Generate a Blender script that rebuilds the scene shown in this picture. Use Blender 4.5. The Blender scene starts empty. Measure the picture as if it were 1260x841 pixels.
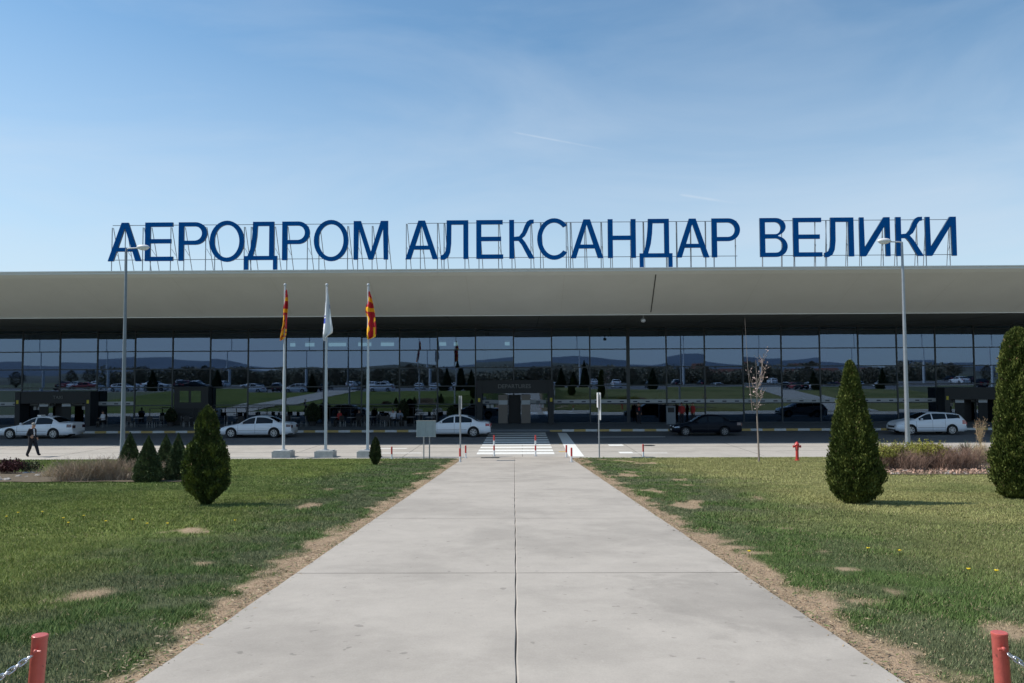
import bpy, bmesh, math, random
import numpy as np
from mathutils import Vector, Matrix
from mathutils.geometry import tessellate_polygon
R = math.radians
random.seed(7)
RNG = np.random.default_rng(7)
SC = bpy.context.scene
COL = SC.collection

# ------------------------------------------------------------------ camera
F = 945.0; W0, H0 = 1260.0, 841.0
EYE = 3.9
YAW = math.atan(12.0 / F)      # camera turned slightly to the left
PITCH = math.atan(45.5 / F)
ROLL = R(0.27)
cam_d = bpy.data.cameras.new('camera'); cam = bpy.data.objects.new('camera', cam_d); COL.objects.link(cam)
cam_d.sensor_width = 36.0; cam_d.lens = 36.0 * F / W0
cam_d.clip_end = 60000; cam_d.clip_start = 0.1
CM = Matrix.Rotation(YAW, 3, 'Z') @ Matrix.Rotation(R(90) + PITCH, 3, 'X') @ Matrix.Rotation(-ROLL, 3, 'Z')
cam.matrix_world = Matrix.Translation((0, 0, EYE)) @ CM.to_4x4()
SC.camera = cam
CPOS = Vector((0, 0, EYE))

# ------------------------------------------------------------------ world, sun, exposure
SUN_EL, SUN_AZ = R(50), R(-87)      # azimuth clockwise from +Y
world = bpy.data.worlds.new('World'); SC.world = world; world.use_nodes = True
nt = world.node_tree; nt.nodes.clear()
out = nt.nodes.new('ShaderNodeOutputWorld'); bg = nt.nodes.new('ShaderNodeBackground')
sky = nt.nodes.new('ShaderNodeTexSky'); sky.sky_type = 'NISHITA'; sky.sun_disc = False
sky.sun_elevation = SUN_EL; sky.sun_rotation = SUN_AZ
sky.air_density = 1.0; sky.dust_density = 0.5; sky.ozone_density = 1.6; sky.altitude = 200
bg.inputs[1].default_value = 0.131
tc = nt.nodes.new('ShaderNodeTexCoord')
mp = nt.nodes.new('ShaderNodeMapping'); mp.inputs['Scale'].default_value = (1.6, 2.2, 6.0); mp.inputs['Rotation'].default_value = (0, R(10), R(20))
n1 = nt.nodes.new('ShaderNodeTexNoise'); n1.inputs['Scale'].default_value = 1.5; n1.inputs['Detail'].default_value = 7; n1.inputs['Roughness'].default_value = .56; n1.inputs['Distortion'].default_value = .5
r1 = nt.nodes.new('ShaderNodeValToRGB'); r1.color_ramp.elements[0].position = .42; r1.color_ramp.elements[1].position = .80
r1.color_ramp.elements[1].color = (.28, .28, .28, 1)
sep = nt.nodes.new('ShaderNodeSeparateXYZ')
hz = nt.nodes.new('ShaderNodeMapRange'); hz.inputs[1].default_value = .0; hz.inputs[2].default_value = .40; hz.inputs[3].default_value = .85; hz.inputs[4].default_value = 0.0
ad = nt.nodes.new('ShaderNodeMath'); ad.operation = 'ADD'; ad.use_clamp = True
mx = nt.nodes.new('ShaderNodeMix'); mx.data_type = 'RGBA'
mx.inputs[7].default_value = (4.25, 4.95, 5.75, 1)
L = nt.links.new
L(tc.outputs['Generated'], mp.inputs[0]); L(mp.outputs[0], n1.inputs['Vector']); L(n1.outputs[0], r1.inputs[0])
L(tc.outputs['Generated'], sep.inputs[0]); L(sep.outputs[2], hz.inputs[0]); L(r1.outputs[0], ad.inputs[0]); L(hz.outputs[0], ad.inputs[1])
L(ad.outputs[0], mx.inputs[0]); tint = nt.nodes.new('ShaderNodeMix'); tint.data_type = 'RGBA'; tint.blend_type = 'MULTIPLY'; tint.inputs[0].default_value = 1; tint.inputs[7].default_value = (.79, .995, 1.01, 1)
L(sky.outputs[0], tint.inputs[6]); L(tint.outputs[2], mx.inputs[6]); L(mx.outputs[2], bg.inputs[0]); L(bg.outputs[0], out.inputs[0])
sun_d = bpy.data.lights.new('sun', 'SUN'); sun = bpy.data.objects.new('sun', sun_d); COL.objects.link(sun)
sun_d.energy = 4.2; sun_d.angle = R(.53); sun_d.color = (1, .95, .88)
sdir = Vector((math.sin(SUN_AZ) * math.cos(SUN_EL), math.cos(SUN_AZ) * math.cos(SUN_EL), math.sin(SUN_EL)))
sun.rotation_euler = sdir.to_track_quat('Z', 'Y').to_euler(); sun.location = (-30, 0, 40)
SC.view_settings.view_transform = 'Standard'; SC.view_settings.look = 'None'; SC.view_settings.exposure = 0.2; SC.view_settings.gamma = 1
SC.cycles.max_bounces = 8; SC.cycles.transparent_max_bounces = 12; SC.cycles.use_denoising = True

# ------------------------------------------------------------------ pixel -> world
def ray(px, py):
    return (CM @ Vector(((px - W0/2) / F, -(py - H0/2) / F, -1.0)))
def onY(px, py, Y):
    d = ray(px, py); return CPOS + d * (Y / d.y)
def onZ(px, py, z=0.0):
    d = ray(px, py); return CPOS + d * ((z - EYE) / d.z)
SL = 53.0 / F; Y0 = F * EYE / 97.0
def gz(x, y):
    if y >= Y0: return 0.0
    if y >= 0: return SL * (Y0 - y)
    zt = SL * Y0
    if y > -8: return zt + (1.9 - zt) * (-y / 8.0)
    return 1.9
def gzn(y):
    zt = SL * Y0
    return np.where(y >= Y0, 0, np.where(y >= 0, SL * (Y0 - y), np.where(y > -8, zt + (1.9 - zt) * (-y / 8.0), 1.9)))
def onG(px, py):      # on the sloping lawn
    d = ray(px, py); t = (SL * Y0 - EYE) / (d.z + SL * d.y); return CPOS + d * t
def ground(px, py):
    p = onG(px, py)
    return p if p.y < Y0 else onZ(px, py, 0)

# contrails: thin high streaks belong to the sky, drawn along great circles of direction
def contrail(x0, y0, x1, y1, w, k):
    a = ray(x0, y0).normalized(); b = ray(x1, y1).normalized(); n = a.cross(b).normalized(); m = (b - a).normalized()
    def dot(v):
        d = nt.nodes.new('ShaderNodeVectorMath'); d.operation = 'DOT_PRODUCT'; L(tc.outputs['Generated'], d.inputs[0]); d.inputs[1].default_value = v; return d.outputs['Value']
    def mth(op, x, y=None):
        q = nt.nodes.new('ShaderNodeMath'); q.operation = op
        if hasattr(x, 'name'): L(x, q.inputs[0])
        else: q.inputs[0].default_value = x
        if y is not None:
            if hasattr(y, 'name'): L(y, q.inputs[1])
            else: q.inputs[1].default_value = y
        return q.outputs[0]
    def mrange(x, a0, a1, b0, b1):
        q = nt.nodes.new('ShaderNodeMapRange'); q.inputs[1].default_value = a0; q.inputs[2].default_value = a1; q.inputs[3].default_value = b0; q.inputs[4].default_value = b1; L(x, q.inputs[0]); return q.outputs[0]
    across = mrange(mth('ABSOLUTE', dot(n)), 0, w, 1, 0)
    t0, t1 = m.dot(a), m.dot(b); al = dot(m)
    nn = nt.nodes.new('ShaderNodeTexNoise'); nn.inputs['Scale'].default_value = 60; L(tc.outputs['Generated'], nn.inputs['Vector'])
    f = mth('MULTIPLY', across, mth('MULTIPLY', mrange(al, t0, t0 + (t1 - t0) * .08, 0, 1), mrange(al, t0 + (t1 - t0) * .4, t1, 1, 0)))
    f = mth('MULTIPLY', f, mrange(nn.outputs[0], .3, .7, .5, 1))
    front = mrange(dot((0, 1, 0)), .2, .3, 0, 1)
    return mth('MULTIPLY', mth('MULTIPLY', f, front), k)
c1 = contrail(629, 162.5, 755, 186, .0015, .32); c2 = contrail(835, 239.5, 910, 251, .0022, .3)
for c in (c1, c2):
    q = nt.nodes.new('ShaderNodeMath'); q.operation = 'ADD'; q.use_clamp = True
    L(mx.inputs[0].links[0].from_socket, q.inputs[0]); L(c, q.inputs[1]); L(q.outputs[0], mx.inputs[0])

# ------------------------------------------------------------------ materials
def mat(name, col, rough=.6, metal=0, noise=0, nscale=20, bump=0, bscale=60, coat=0, spec=.5, attr=None, sheen=0):
    m = bpy.data.materials.new(name); m.use_nodes = True
    t = m.node_tree; b = t.nodes['Principled BSDF']
    b.inputs['Base Color'].default_value = (*col, 1); b.inputs['Roughness'].default_value = rough; b.inputs['Metallic'].default_value = metal
    b.inputs['Coat Weight'].default_value = coat; b.inputs['Specular IOR Level'].default_value = spec
    geo = t.nodes.new('ShaderNodeTexCoord')
    src = None
    if attr:
        a = t.nodes.new('ShaderNodeAttribute'); a.attribute_name = attr; src = a.outputs['Color']
        t.links.new(src, b.inputs['Base Color'])
    if noise:
        n = t.nodes.new('ShaderNodeTexNoise'); n.inputs['Scale'].default_value = nscale; n.inputs['Detail'].default_value = 6; n.inputs['Roughness'].default_value = .65
        t.links.new(geo.outputs['Object'], n.inputs['Vector'])
        mr = t.nodes.new('ShaderNodeMapRange'); mr.inputs[1].default_value = .3; mr.inputs[2].default_value = .7; mr.inputs[3].default_value = 1 - noise; mr.inputs[4].default_value = 1 + noise
        t.links.new(n.outputs[0], mr.inputs[0])
        v = t.nodes.new('ShaderNodeVectorMath'); v.operation = 'SCALE'
        if src: t.links.new(src, v.inputs[0])
        else: v.inputs[0].default_value = col
        t.links.new(mr.outputs[0], v.inputs['Scale']); t.links.new(v.outputs[0], b.inputs['Base Color'])
    if bump:
        n2 = t.nodes.new('ShaderNodeTexNoise'); n2.inputs['Scale'].default_value = bscale; n2.inputs['Detail'].default_value = 5
        t.links.new(geo.outputs['Object'], n2.inputs['Vector'])
        bp = t.nodes.new('ShaderNodeBump'); bp.inputs['Strength'].default_value = bump; bp.inputs['Distance'].default_value = .02
        t.links.new(n2.outputs[0], bp.inputs['Height']); t.links.new(bp.outputs[0], b.inputs['Normal'])
    return m
M = {}
M['metal_grey'] = mat('galvanised_metal', (.33, .35, .37), .45, .6, .08, 6)
M['pole_grey'] = mat('grey_painted_pole', (.19, .22, .25), .5, .0, .06, 3)
M['pole_white'] = mat('white_painted_pole', (.50, .53, .56), .4, .0, .06, 3)
M['dark_metal'] = mat('dark_metal', (.025, .028, .032), .45, .3)
M['frame'] = mat('dark_window_frame', (.045, .055, .065), .4, .4)
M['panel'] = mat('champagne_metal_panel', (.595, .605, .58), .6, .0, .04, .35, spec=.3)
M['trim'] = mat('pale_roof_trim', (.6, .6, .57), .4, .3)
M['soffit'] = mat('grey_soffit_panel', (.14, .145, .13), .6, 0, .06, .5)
M['soffit_dark'] = mat('dark_bulkhead', (.03, .034, .033), .6)
M['seam'] = mat('dark_joint', (.05, .05, .045), .8)
M['roof'] = mat('roof_membrane', (.4, .4, .38), .8, 0, .1, 2)
M['blue'] = mat('blue_letter_face', (.001, .090, .32), .8, 0, .05, 2, spec=.08)
M['blue_side'] = mat('letter_return', (.06, .09, .12), .5)
M['white_paint'] = mat('white_road_paint', (.74, .74, .71), .8, 0, .12, 8)
M['kerb_white'] = mat('kerb_white_paint', (.62, .62, .60), .7, 0, .12, 6)
M['kerb_yellow'] = mat('kerb_yellow_paint', (.50, .35, .12), .7, 0, .12, 6)
M['asphalt'] = mat('asphalt', (.125, .128, .134), .85, 0, .16, 1.2, .4, 80)
M['pavers'] = mat('grey_pavers', (.16, .175, .19), .8, 0, .12, 2.0, .3, 40)
M['block'] = mat('concrete_block', (.42, .42, .40), .9, 0, .15, 8, .3, 50)
M['red'] = mat('red_bollard_paint', (.50, .045, .04), .42, 0, .10, 12, coat=.15)
M['red_old'] = mat('faded_red_paint', (.50, .095, .075), .38, 0, .12, 9, .15, 30)
M['white'] = mat('white_gloss_paint', (.72, .72, .72), .4, 0, .05, 9)
M['chain'] = mat('zinc_chain', (.6, .62, .66), .3, .9)
M['car_white'] = mat('white_car_paint', (.78, .80, .84), .25, 0, coat=.8)
M['car_silver'] = mat('silver_white_paint', (.74, .77, .82), .28, 0, coat=.8)
M['car_dark'] = mat('dark_blue_car_paint', (.004, .007, .014), .45, 0, spec=.18)
M['car_red'] = mat('red_car_paint', (.35, .03, .03), .25, 0, coat=.8)
M['car_glass'] = mat('car_window_glass', (.006, .010, .014), .08, 0, spec=.3)
M['tyre'] = mat('tyre_rubber', (.015, .015, .016), .8)
M['rim'] = mat('alloy_rim', (.5, .52, .55), .3, .7)
M['rim_dark'] = mat('dull_hubcap', (.22, .22, .23), .4, .6)
M['head_lamp'] = mat('headlight_lens', (.7, .73, .76), .08, .3, coat=1)
M['tail_lamp'] = mat('tail_light_lens', (.35, .015, .03), .15, 0, coat=1)
M['tail_dark'] = mat('smoked_tail_lens', (.06, .01, .02), .15, 0, coat=1)
M['plastic'] = mat('black_plastic', (.02, .02, .022), .6)
M['plate'] = mat('number_plate', (.7, .7, .68), .5)
M['sign_back'] = mat('ribbed_sign_back', (.36, .41, .43), .45, .3, .08, 6)
M['bark'] = mat('bark', (.16, .12, .09), .9, 0, .25, 30)
M['bark_pale'] = mat('pale_sapling_bark', (.27, .22, .185), .9, 0, .2, 30)
M['twig'] = mat('dry_twig', (.34, .255, .18), .9, 0, .25, 20)
M['twig_red'] = mat('reddish_twig', (.27, .17, .125), .9, 0, .25, 20)
M['straw'] = mat('straw_stalk', (.46, .36, .22), .9, 0, .2, 20)
M['leaf'] = mat('foliage', (.05, .08, .02), .65, attr='col', spec=.25)
M['grass'] = mat('grass_blades', (.05, .08, .02), .7, attr='col', spec=.2)
M['lawn'] = mat('lawn_soil', (.1, .1, .05), .95, attr='col', noise=.22, nscale=28, bump=.8, bscale=45, spec=.1)
M['soil'] = mat('bed_soil', (.13, .105, .075), .95, 0, .3, 14, .8, 30, spec=.1)
M['stone'] = mat('pale_stone', (.36, .33, .30), .9, 0, .2, 15)
M['petal'] = mat('yellow_petal', (.85, .62, .02), .7)
M['ground'] = mat('far_ground', (.09, .10, .045), .95, 0, .25, .02)
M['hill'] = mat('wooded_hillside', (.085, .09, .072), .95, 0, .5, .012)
M['mountain'] = mat('far_mountain', (.085, .12, .17), .95, 0, .12, .002)  # blue of distance haze painted into the base colour, no haze volume
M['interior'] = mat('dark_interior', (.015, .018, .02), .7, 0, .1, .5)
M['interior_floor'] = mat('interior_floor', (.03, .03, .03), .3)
M['beige'] = mat('beige_door_panel', (.19, .165, .145), .6)
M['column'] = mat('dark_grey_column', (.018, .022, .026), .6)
M['frit'] = mat('white_band_on_glass', (.42, .46, .50), .5)
M['frit_mark'] = mat('dark_mark_on_band', (.03, .04, .07), .5)
M['notice'] = mat('paper_notice', (.65, .66, .68), .7)
M['yellow'] = mat('yellow_sticker', (.6, .5, .05), .6)
M['flag_red'] = mat('red_flag_cloth', (.55, .015, .03), .75)
M['flag_yellow'] = mat('yellow_flag_cloth', (.95, .47, .012), .75)
M['flag_white'] = mat('white_flag_cloth', (.78, .79, .82), .75)
M['flag_blue'] = mat('blue_emblem_cloth', (.03, .06, .40), .75)
M['skin'] = mat('skin', (.42, .24, .17), .55)
M['suit'] = mat('dark_suit_cloth', (.006, .007, .014), .85)
M['shirt'] = mat('pale_shirt_cloth', (.6, .62, .68), .8)
M['shoe'] = mat('black_leather', (.01, .01, .01), .35)
M['hair'] = mat('grey_hair', (.28, .26, .24), .8)
M['hair_dark'] = mat('dark_hair', (.02, .015, .012), .7)
M['red_cloth'] = mat('red_jacket_cloth', (.38, .03, .03), .8)
M['trouser'] = mat('dark_trouser_cloth', (.02, .02, .03), .85)
M['pot'] = mat('dark_plant_pot', (.06, .06, .065), .6)
M['table'] = mat('pale_table_top', (.35, .35, .36), .5)
M['trail'] = None

def chip(m, col, lo, hi, scale):
    t = m.node_tree; b = t.nodes['Principled BSDF']; src = b.inputs['Base Color'].links[0].from_socket
    tcn = t.nodes.new('ShaderNodeTexCoord'); n = t.nodes.new('ShaderNodeTexNoise'); n.inputs['Scale'].default_value = scale; n.inputs['Detail'].default_value = 8; n.inputs['Roughness'].default_value = .7
    t.links.new(tcn.outputs['Object'], n.inputs['Vector']); r = t.nodes.new('ShaderNodeMapRange'); r.inputs[1].default_value = lo; r.inputs[2].default_value = hi; t.links.new(n.outputs[0], r.inputs[0])
    x = t.nodes.new('ShaderNodeMix'); x.data_type = 'RGBA'; x.inputs[7].default_value = (*col, 1); t.links.new(r.outputs[0], x.inputs[0]); t.links.new(src, x.inputs[6]); t.links.new(x.outputs[2], b.inputs['Base Color'])
chip(M['red_old'], (.16, .045, .03), .62, .66, 26)
chip(M['blue'], (.01, .06, .16), .55, .75, 1.2)
def m_concrete(name, base, stain=.16):
    m = bpy.data.materials.new(name); m.use_nodes = True; t = m.node_tree; b = t.nodes['Principled BSDF']
    b.inputs['Roughness'].default_value = .85; b.inputs['Specular IOR Level'].default_value = .25
    tcn = t.nodes.new('ShaderNodeTexCoord')
    def nz(s, d, r, dist=0):
        n = t.nodes.new('ShaderNodeTexNoise'); n.inputs['Scale'].default_value = s; n.inputs['Detail'].default_value = d; n.inputs['Roughness'].default_value = r; n.inputs['Distortion'].default_value = dist
        t.links.new(tcn.outputs['Object'], n.inputs['Vector']); return n.outputs[0]
    def mr(s, a, b_, c, d):
        n = t.nodes.new('ShaderNodeMapRange'); n.inputs[1].default_value = a; n.inputs[2].default_value = b_; n.inputs[3].default_value = c; n.inputs[4].default_value = d
        t.links.new(s, n.inputs[0]); return n.outputs[0]
    def mul(a, b_):
        n = t.nodes.new('ShaderNodeMath'); n.operation = 'MULTIPLY'; t.links.new(a, n.inputs[0]); t.links.new(b_, n.inputs[1]); return n.outputs[0]
    big = mr(nz(.42, 7, .62, .25), .47, .60, 1.0, 1 - stain)
    mid = mr(nz(1.6, 8, .75, .1), .3, .7, .90, 1.09)
    fine = mr(nz(60, 4, .7), .3, .7, .93, 1.06)
    spots = mr(nz(7.5, 2, .5), .70, .74, 1, .72)
    pale = mr(nz(3.1, 8, .75, 1.5), .63, .72, 1, 1.10)
    f = mul(mul(mul(mul(big, mid), fine), spots), pale)
    if name == 'path_concrete':        # old water stains that darken a few slabs
        for (px, py, rx, ry, k) in ((930, 745, 1.15, 1.5, .86), (905, 668, .9, 1.3, .90), (860, 612, .9, 2.2, .92), (700, 800, .8, .6, .93)):
            c_ = onG(px, py); vm = t.nodes.new('ShaderNodeMapping'); vm.vector_type = 'TEXTURE'; vm.inputs['Location'].default_value = (c_.x, c_.y, 0); vm.inputs['Scale'].default_value = (rx, ry, 1000)
            t.links.new(tcn.outputs['Object'], vm.inputs[0]); ln = t.nodes.new('ShaderNodeVectorMath'); ln.operation = 'LENGTH'; t.links.new(vm.outputs[0], ln.inputs[0])
            sm = t.nodes.new('ShaderNodeMath'); sm.operation = 'MULTIPLY_ADD'; sm.inputs[1].default_value = 2.6; sm.inputs[2].default_value = -1.3
            t.links.new(nz(1.5, 7, .65, .2), sm.inputs[0]); a2 = t.nodes.new('ShaderNodeMath'); t.links.new(ln.outputs['Value'], a2.inputs[0]); t.links.new(sm.outputs[0], a2.inputs[1])
            f = mul(f, mr(a2.outputs[0], .75, 1.05, k, 1.0))
    v = t.nodes.new('ShaderNodeVectorMath'); v.operation = 'SCALE'; v.inputs[0].default_value = base; t.links.new(f, v.inputs['Scale'])
    t.links.new(v.outputs[0], b.inputs['Base Color'])
    bp = t.nodes.new('ShaderNodeBump'); bp.inputs['Strength'].default_value = .25; bp.inputs['Distance'].default_value = .01
    t.links.new(nz(90, 4, .7), bp.inputs['Height']); t.links.new(bp.outputs[0], b.inputs['Normal'])
    return m
M['concrete'] = m_concrete('path_concrete', (.405, .365, .318), .14)
M['concrete2'] = m_concrete('forecourt_concrete', (.42, .39, .35), .10)

def m_glass(name, refl, trans):
    m = bpy.data.materials.new(name); m.use_nodes = True; t = m.node_tree; t.nodes.clear()
    o = t.nodes.new('ShaderNodeOutputMaterial'); a = t.nodes.new('ShaderNodeAddShader')
    g = t.nodes.new('ShaderNodeBsdfGlossy'); g.inputs['Color'].default_value = (*refl, 1); g.inputs['Roughness'].default_value = 0.012
    tr = t.nodes.new('ShaderNodeBsdfTransparent'); tr.inputs['Color'].default_value = (*trans, 1)
    t.links.new(g.outputs[0], a.inputs[0]); t.links.new(tr.outputs[0], a.inputs[1]); t.links.new(a.outputs[0], o.inputs[0])
    return m
M['glass'] = m_glass('tinted_mirror_glass', (.098, .130, .185), (.34, .42, .42))
M['screen_glass'] = m_glass('screen_glass', (.05, .06, .06), (.85, .9, .9))

# ------------------------------------------------------------------ mesh builder
class MB:
    def __init__(s): s.v = []; s.f = []; s.m = []; s.k = 0
    def mat(s, k): s.k = k; return s
    def add(s, vs, fs):
        o = len(s.v); s.v += [tuple(v) for v in vs]
        for f in fs: s.f.append(tuple(i + o for i in f)); s.m.append(s.k)
        return s
    def box(s, x0, x1, y0, y1, z0, z1):
        return s.add([(x0,y0,z0),(x1,y0,z0),(x1,y1,z0),(x0,y1,z0),(x0,y0,z1),(x1,y0,z1),(x1,y1,z1),(x0,y1,z1)],
                     [(0,3,2,1),(4,5,6,7),(0,1,5,4),(1,2,6,5),(2,3,7,6),(3,0,4,7)])
    def cyl(s, p0, p1, r0, r1=None, n=10, caps=True):
        r1 = r0 if r1 is None else r1
        p0 = Vector(p0); p1 = Vector(p1); d = (p1 - p0)
        if d.length < 1e-6: return s
        q = d.normalized().to_track_quat('Z', 'Y')
        vs = []
        for p, r in ((p0, r0), (p1, r1)):
            for i in range(n):
                a = 2 * math.pi * i / n; vs.append(p + q @ Vector((r * math.cos(a), r * math.sin(a), 0)))
        fs = [(i, (i + 1) % n, n + (i + 1) % n, n + i) for i in range(n)]
        if caps: fs += [tuple(range(n - 1, -1, -1)), tuple(range(n, 2 * n))]
        return s.add(vs, fs)
    def tube(s, pts, rs, n=6):
        if not hasattr(rs, '__len__'): rs = [rs] * len(pts)
        vs = []; fs = []
        pts = [Vector(p) for p in pts]
        for j, p in enumerate(pts):
            d = (pts[min(j + 1, len(pts) - 1)] - pts[max(j - 1, 0)])
            q = d.normalized().to_track_quat('Z', 'Y')
            for i in range(n):
                a = 2 * math.pi * i / n; vs.append(p + q @ Vector((rs[j] * math.cos(a), rs[j] * math.sin(a), 0)))
        for j in range(len(pts) - 1):
            for i in range(n): fs.append((j*n+i, j*n+(i+1)%n, (j+1)*n+(i+1)%n, (j+1)*n+i))
        fs += [tuple(range(n - 1, -1, -1)), tuple(range((len(pts)-1)*n, len(pts)*n))]
        return s.add(vs, fs)
    def lathe(s, prof, c=(0,0,0), n=20, axis='Z'):
        vs = []; fs = []
        for r, h in prof:
            for i in range(n):
                a = 2*math.pi*i/n
                if axis == 'Z': vs.append((c[0]+r*math.cos(a), c[1]+r*math.sin(a), c[2]+h))
                else: vs.append((c[0]+r*math.cos(a), c[1]+h, c[2]+r*math.sin(a)))
        for j in range(len(prof)-1):
            for i in range(n):
                q = (j*n+i, j*n+(i+1)%n, (j+1)*n+(i+1)%n, (j+1)*n+i)
                fs.append(q if axis == 'Z' else q[::-1])
        a_ = tuple(range(n-1,-1,-1)); b_ = tuple(range((len(prof)-1)*n, len(prof)*n))
        fs += [a_, b_] if axis == 'Z' else [a_[::-1], b_[::-1]]
        return s.add(vs, fs)
    def ell(s, c, r, n=12, m=8):
        vs = []; fs = []
        for j in range(m + 1):
            t = math.pi * j / m
            for i in range(n):
                a = 2*math.pi*i/n; vs.append((c[0]+r[0]*math.sin(t)*math.cos(a), c[1]+r[1]*math.sin(t)*math.sin(a), c[2]-r[2]*math.cos(t)))
        for j in range(m):
            for i in range(n): fs.append((j*n+i, j*n+(i+1)%n, (j+1)*n+(i+1)%n, (j+1)*n+i))
        return s.add(vs, fs)
    def grid(s, rows):
        vs = [p for r in rows for p in r]; n = len(rows[0])
        return s.add(vs, [(j*n+i, j*n+i+1, (j+1)*n+i+1, (j+1)*n+i) for j in range(len(rows)-1) for i in range(n-1)])
    def build(s, name, mats, parent=None, loc=None, smooth=None):
        me = bpy.data.meshes.new(name); me.from_pydata(s.v, [], s.f)
        mats = mats if isinstance(mats, (list, tuple)) else [mats]
        for m in mats: me.materials.append(m)
        me.polygons.foreach_set('material_index', s.m)
        me.update()
        if smooth is not None:
            me.polygons.foreach_set('use_smooth', [True] * len(me.polygons)); me.set_sharp_from_angle(angle=R(smooth))
        o = bpy.data.objects.new(name, me); COL.objects.link(o)
        if parent: o.parent = parent
        if loc: o.location = loc
        return o
def tag(o, label=None, cat=None, group=None, kind=None):
    if label: o['label'] = label
    if cat: o['category'] = cat
    if group: o['group'] = group
    if kind: o['kind'] = kind
    return o
def thing(name, label, cat, loc=(0,0,0), rz=0, group=None):
    o = bpy.data.objects.new(name, None); COL.objects.link(o); o.location = loc; o.rotation_euler = (0, 0, rz)
    o.empty_display_size = .3
    return tag(o, label, cat, group)
def sub(name, parent, loc=(0,0,0)):
    o = bpy.data.objects.new(name, None); COL.objects.link(o); o.parent = parent; o.location = loc; o.empty_display_size = .1; return o
def copy_tree(o, parent=None):
    c = o.copy(); COL.objects.link(c); c.parent = parent
    for ch in list(o.children): copy_tree(ch, c)
    return c
def np_mesh(name, verts, tris, cols, material, parent=None):
    """verts (n,3), tris (m,3), cols (n,3) per vertex"""
    me = bpy.data.meshes.new(name); n = len(verts); m = len(tris)
    me.vertices.add(n); me.vertices.foreach_set('co', np.ascontiguousarray(verts, dtype=np.float32).ravel())
    me.loops.add(m * 3); me.loops.foreach_set('vertex_index', np.ascontiguousarray(tris, dtype=np.int32).ravel())
    me.polygons.add(m); me.polygons.foreach_set('loop_start', np.arange(0, m * 3, 3, dtype=np.int32))
    a = me.color_attributes.new('col', 'FLOAT_COLOR', 'POINT')
    c4 = np.ones((n, 4), np.float32); c4[:, :3] = cols; a.data.foreach_set('color', c4.ravel())
    me.materials.append(material); me.update(calc_edges=True)
    o = bpy.data.objects.new(name, me); COL.objects.link(o)
    if parent: o.parent = parent
    return o

# value noise in numpy
def _h(ix, iy, s):
    v = np.sin(ix * 127.1 + iy * 311.7 + s * 74.7) * 43758.5453
    return v - np.floor(v)
def vn(x, y, s=0):
    ix = np.floor(x); iy = np.floor(y); fx = x - ix; fy = y - iy
    fx = fx*fx*(3-2*fx); fy = fy*fy*(3-2*fy)
    return (_h(ix,iy,s)*(1-fx)+_h(ix+1,iy,s)*fx)*(1-fy)+(_h(ix,iy+1,s)*(1-fx)+_h(ix+1,iy+1,s)*fx)*fy
def fbm(x, y, s=0, o=4):
    t = 0; a = .5; n = 0
    for i in range(o): t = t + a * vn(x, y, s + i); n += a; a *= .5; x = x * 2.03 + 5.1; y = y * 2.03 + 1.7
    return t / n
def sstep(a, b, x):
    t = np.clip((x - a) / (b - a), 0, 1); return t*t*(3-2*t)

# ------------------------------------------------------------------ terrain and paving
PL0 = onG(170, 841); PL1 = onG(565, 568); PR0 = onG(1110, 841); PR1 = onG(700, 563)
def pl(y): return PL0.x + (PL1.x - PL0.x) * (y - PL0.y) / (PL1.y - PL0.y)
def pr(y): return PR0.x + (PR1.x - PR0.x) * (y - PR0.y) / (PR1.y - PR0.y)
CJ0 = onG(636, 841); CJ1 = onG(633, 570)
def cj(y): return CJ0.x + (CJ1.x - CJ0.x) * (y - CJ0.y) / (CJ1.y - CJ0.y)
G = 64.3          # glass plane
ROAD0, ROAD1 = 46.3, 56.6
LEDGE = Y0 - .05

mb = MB()
ys = [-7000,-2500,-900,-300,-120,-60,-30,-12,-8,-4,0,10,20,30,Y0,46,57,70,100,300,1500,6000]
xs = [-7000,-2000,-600,-200,-90,-60,-40,-20,-10,0,10,20,40,60,90,200,600,2000,7000]
mb.grid([[(x, y, gz(x, y) - .08) for x in xs] for y in ys])
tag(mb.build('ground', M['ground']), kind='structure')

def bare_mask(X, Y):
    dl = pl(Y) - X; dr = X - pr(Y)
    d = np.where(X < 0, dl, dr)
    n = fbm(X * .9, Y * .9, 3); n2 = fbm(X * 3.1, Y * 3.1, 9)
    wid = .10 + .55 * np.clip(n - .32, 0, 1) + .75 * (n2 - .5) + np.where(X < 0, .0, .0)
    edge = 1 - sstep(wid, wid + .30, d)
    # thin, worn patches: mostly on the right of the path near its far end
    pn = fbm(X * 1.1 + 9, Y * .55 + 3, 21, 5)
    lim = np.where(X > 0, .585 + .045 * np.clip(d, 0, 9) + .10 * (1 - sstep(6, 14, Y)) - .06 * sstep(18, 30, Y), .68 + .03 * np.clip(d, 0, 9))
    patch = sstep(lim, lim + .10, pn)
    for (px, py, r) in ((105,732,.34),(255,692,.14),(1012,678,.16),(1042,700,.17),(1240,772,.36),(1060,738,.2),(930,680,.22),(965,650,.16)):
        p = onG(px, py); q = np.hypot((X - p.x) * .8, (Y - p.y) * 1.0) + (n2 - .5) * r * 1.6
        patch = np.maximum(patch, (1 - sstep(r * .3, r * .95, q)) * .9)
    return np.clip(np.maximum(edge, patch * .9), 0, 1), d
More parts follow.
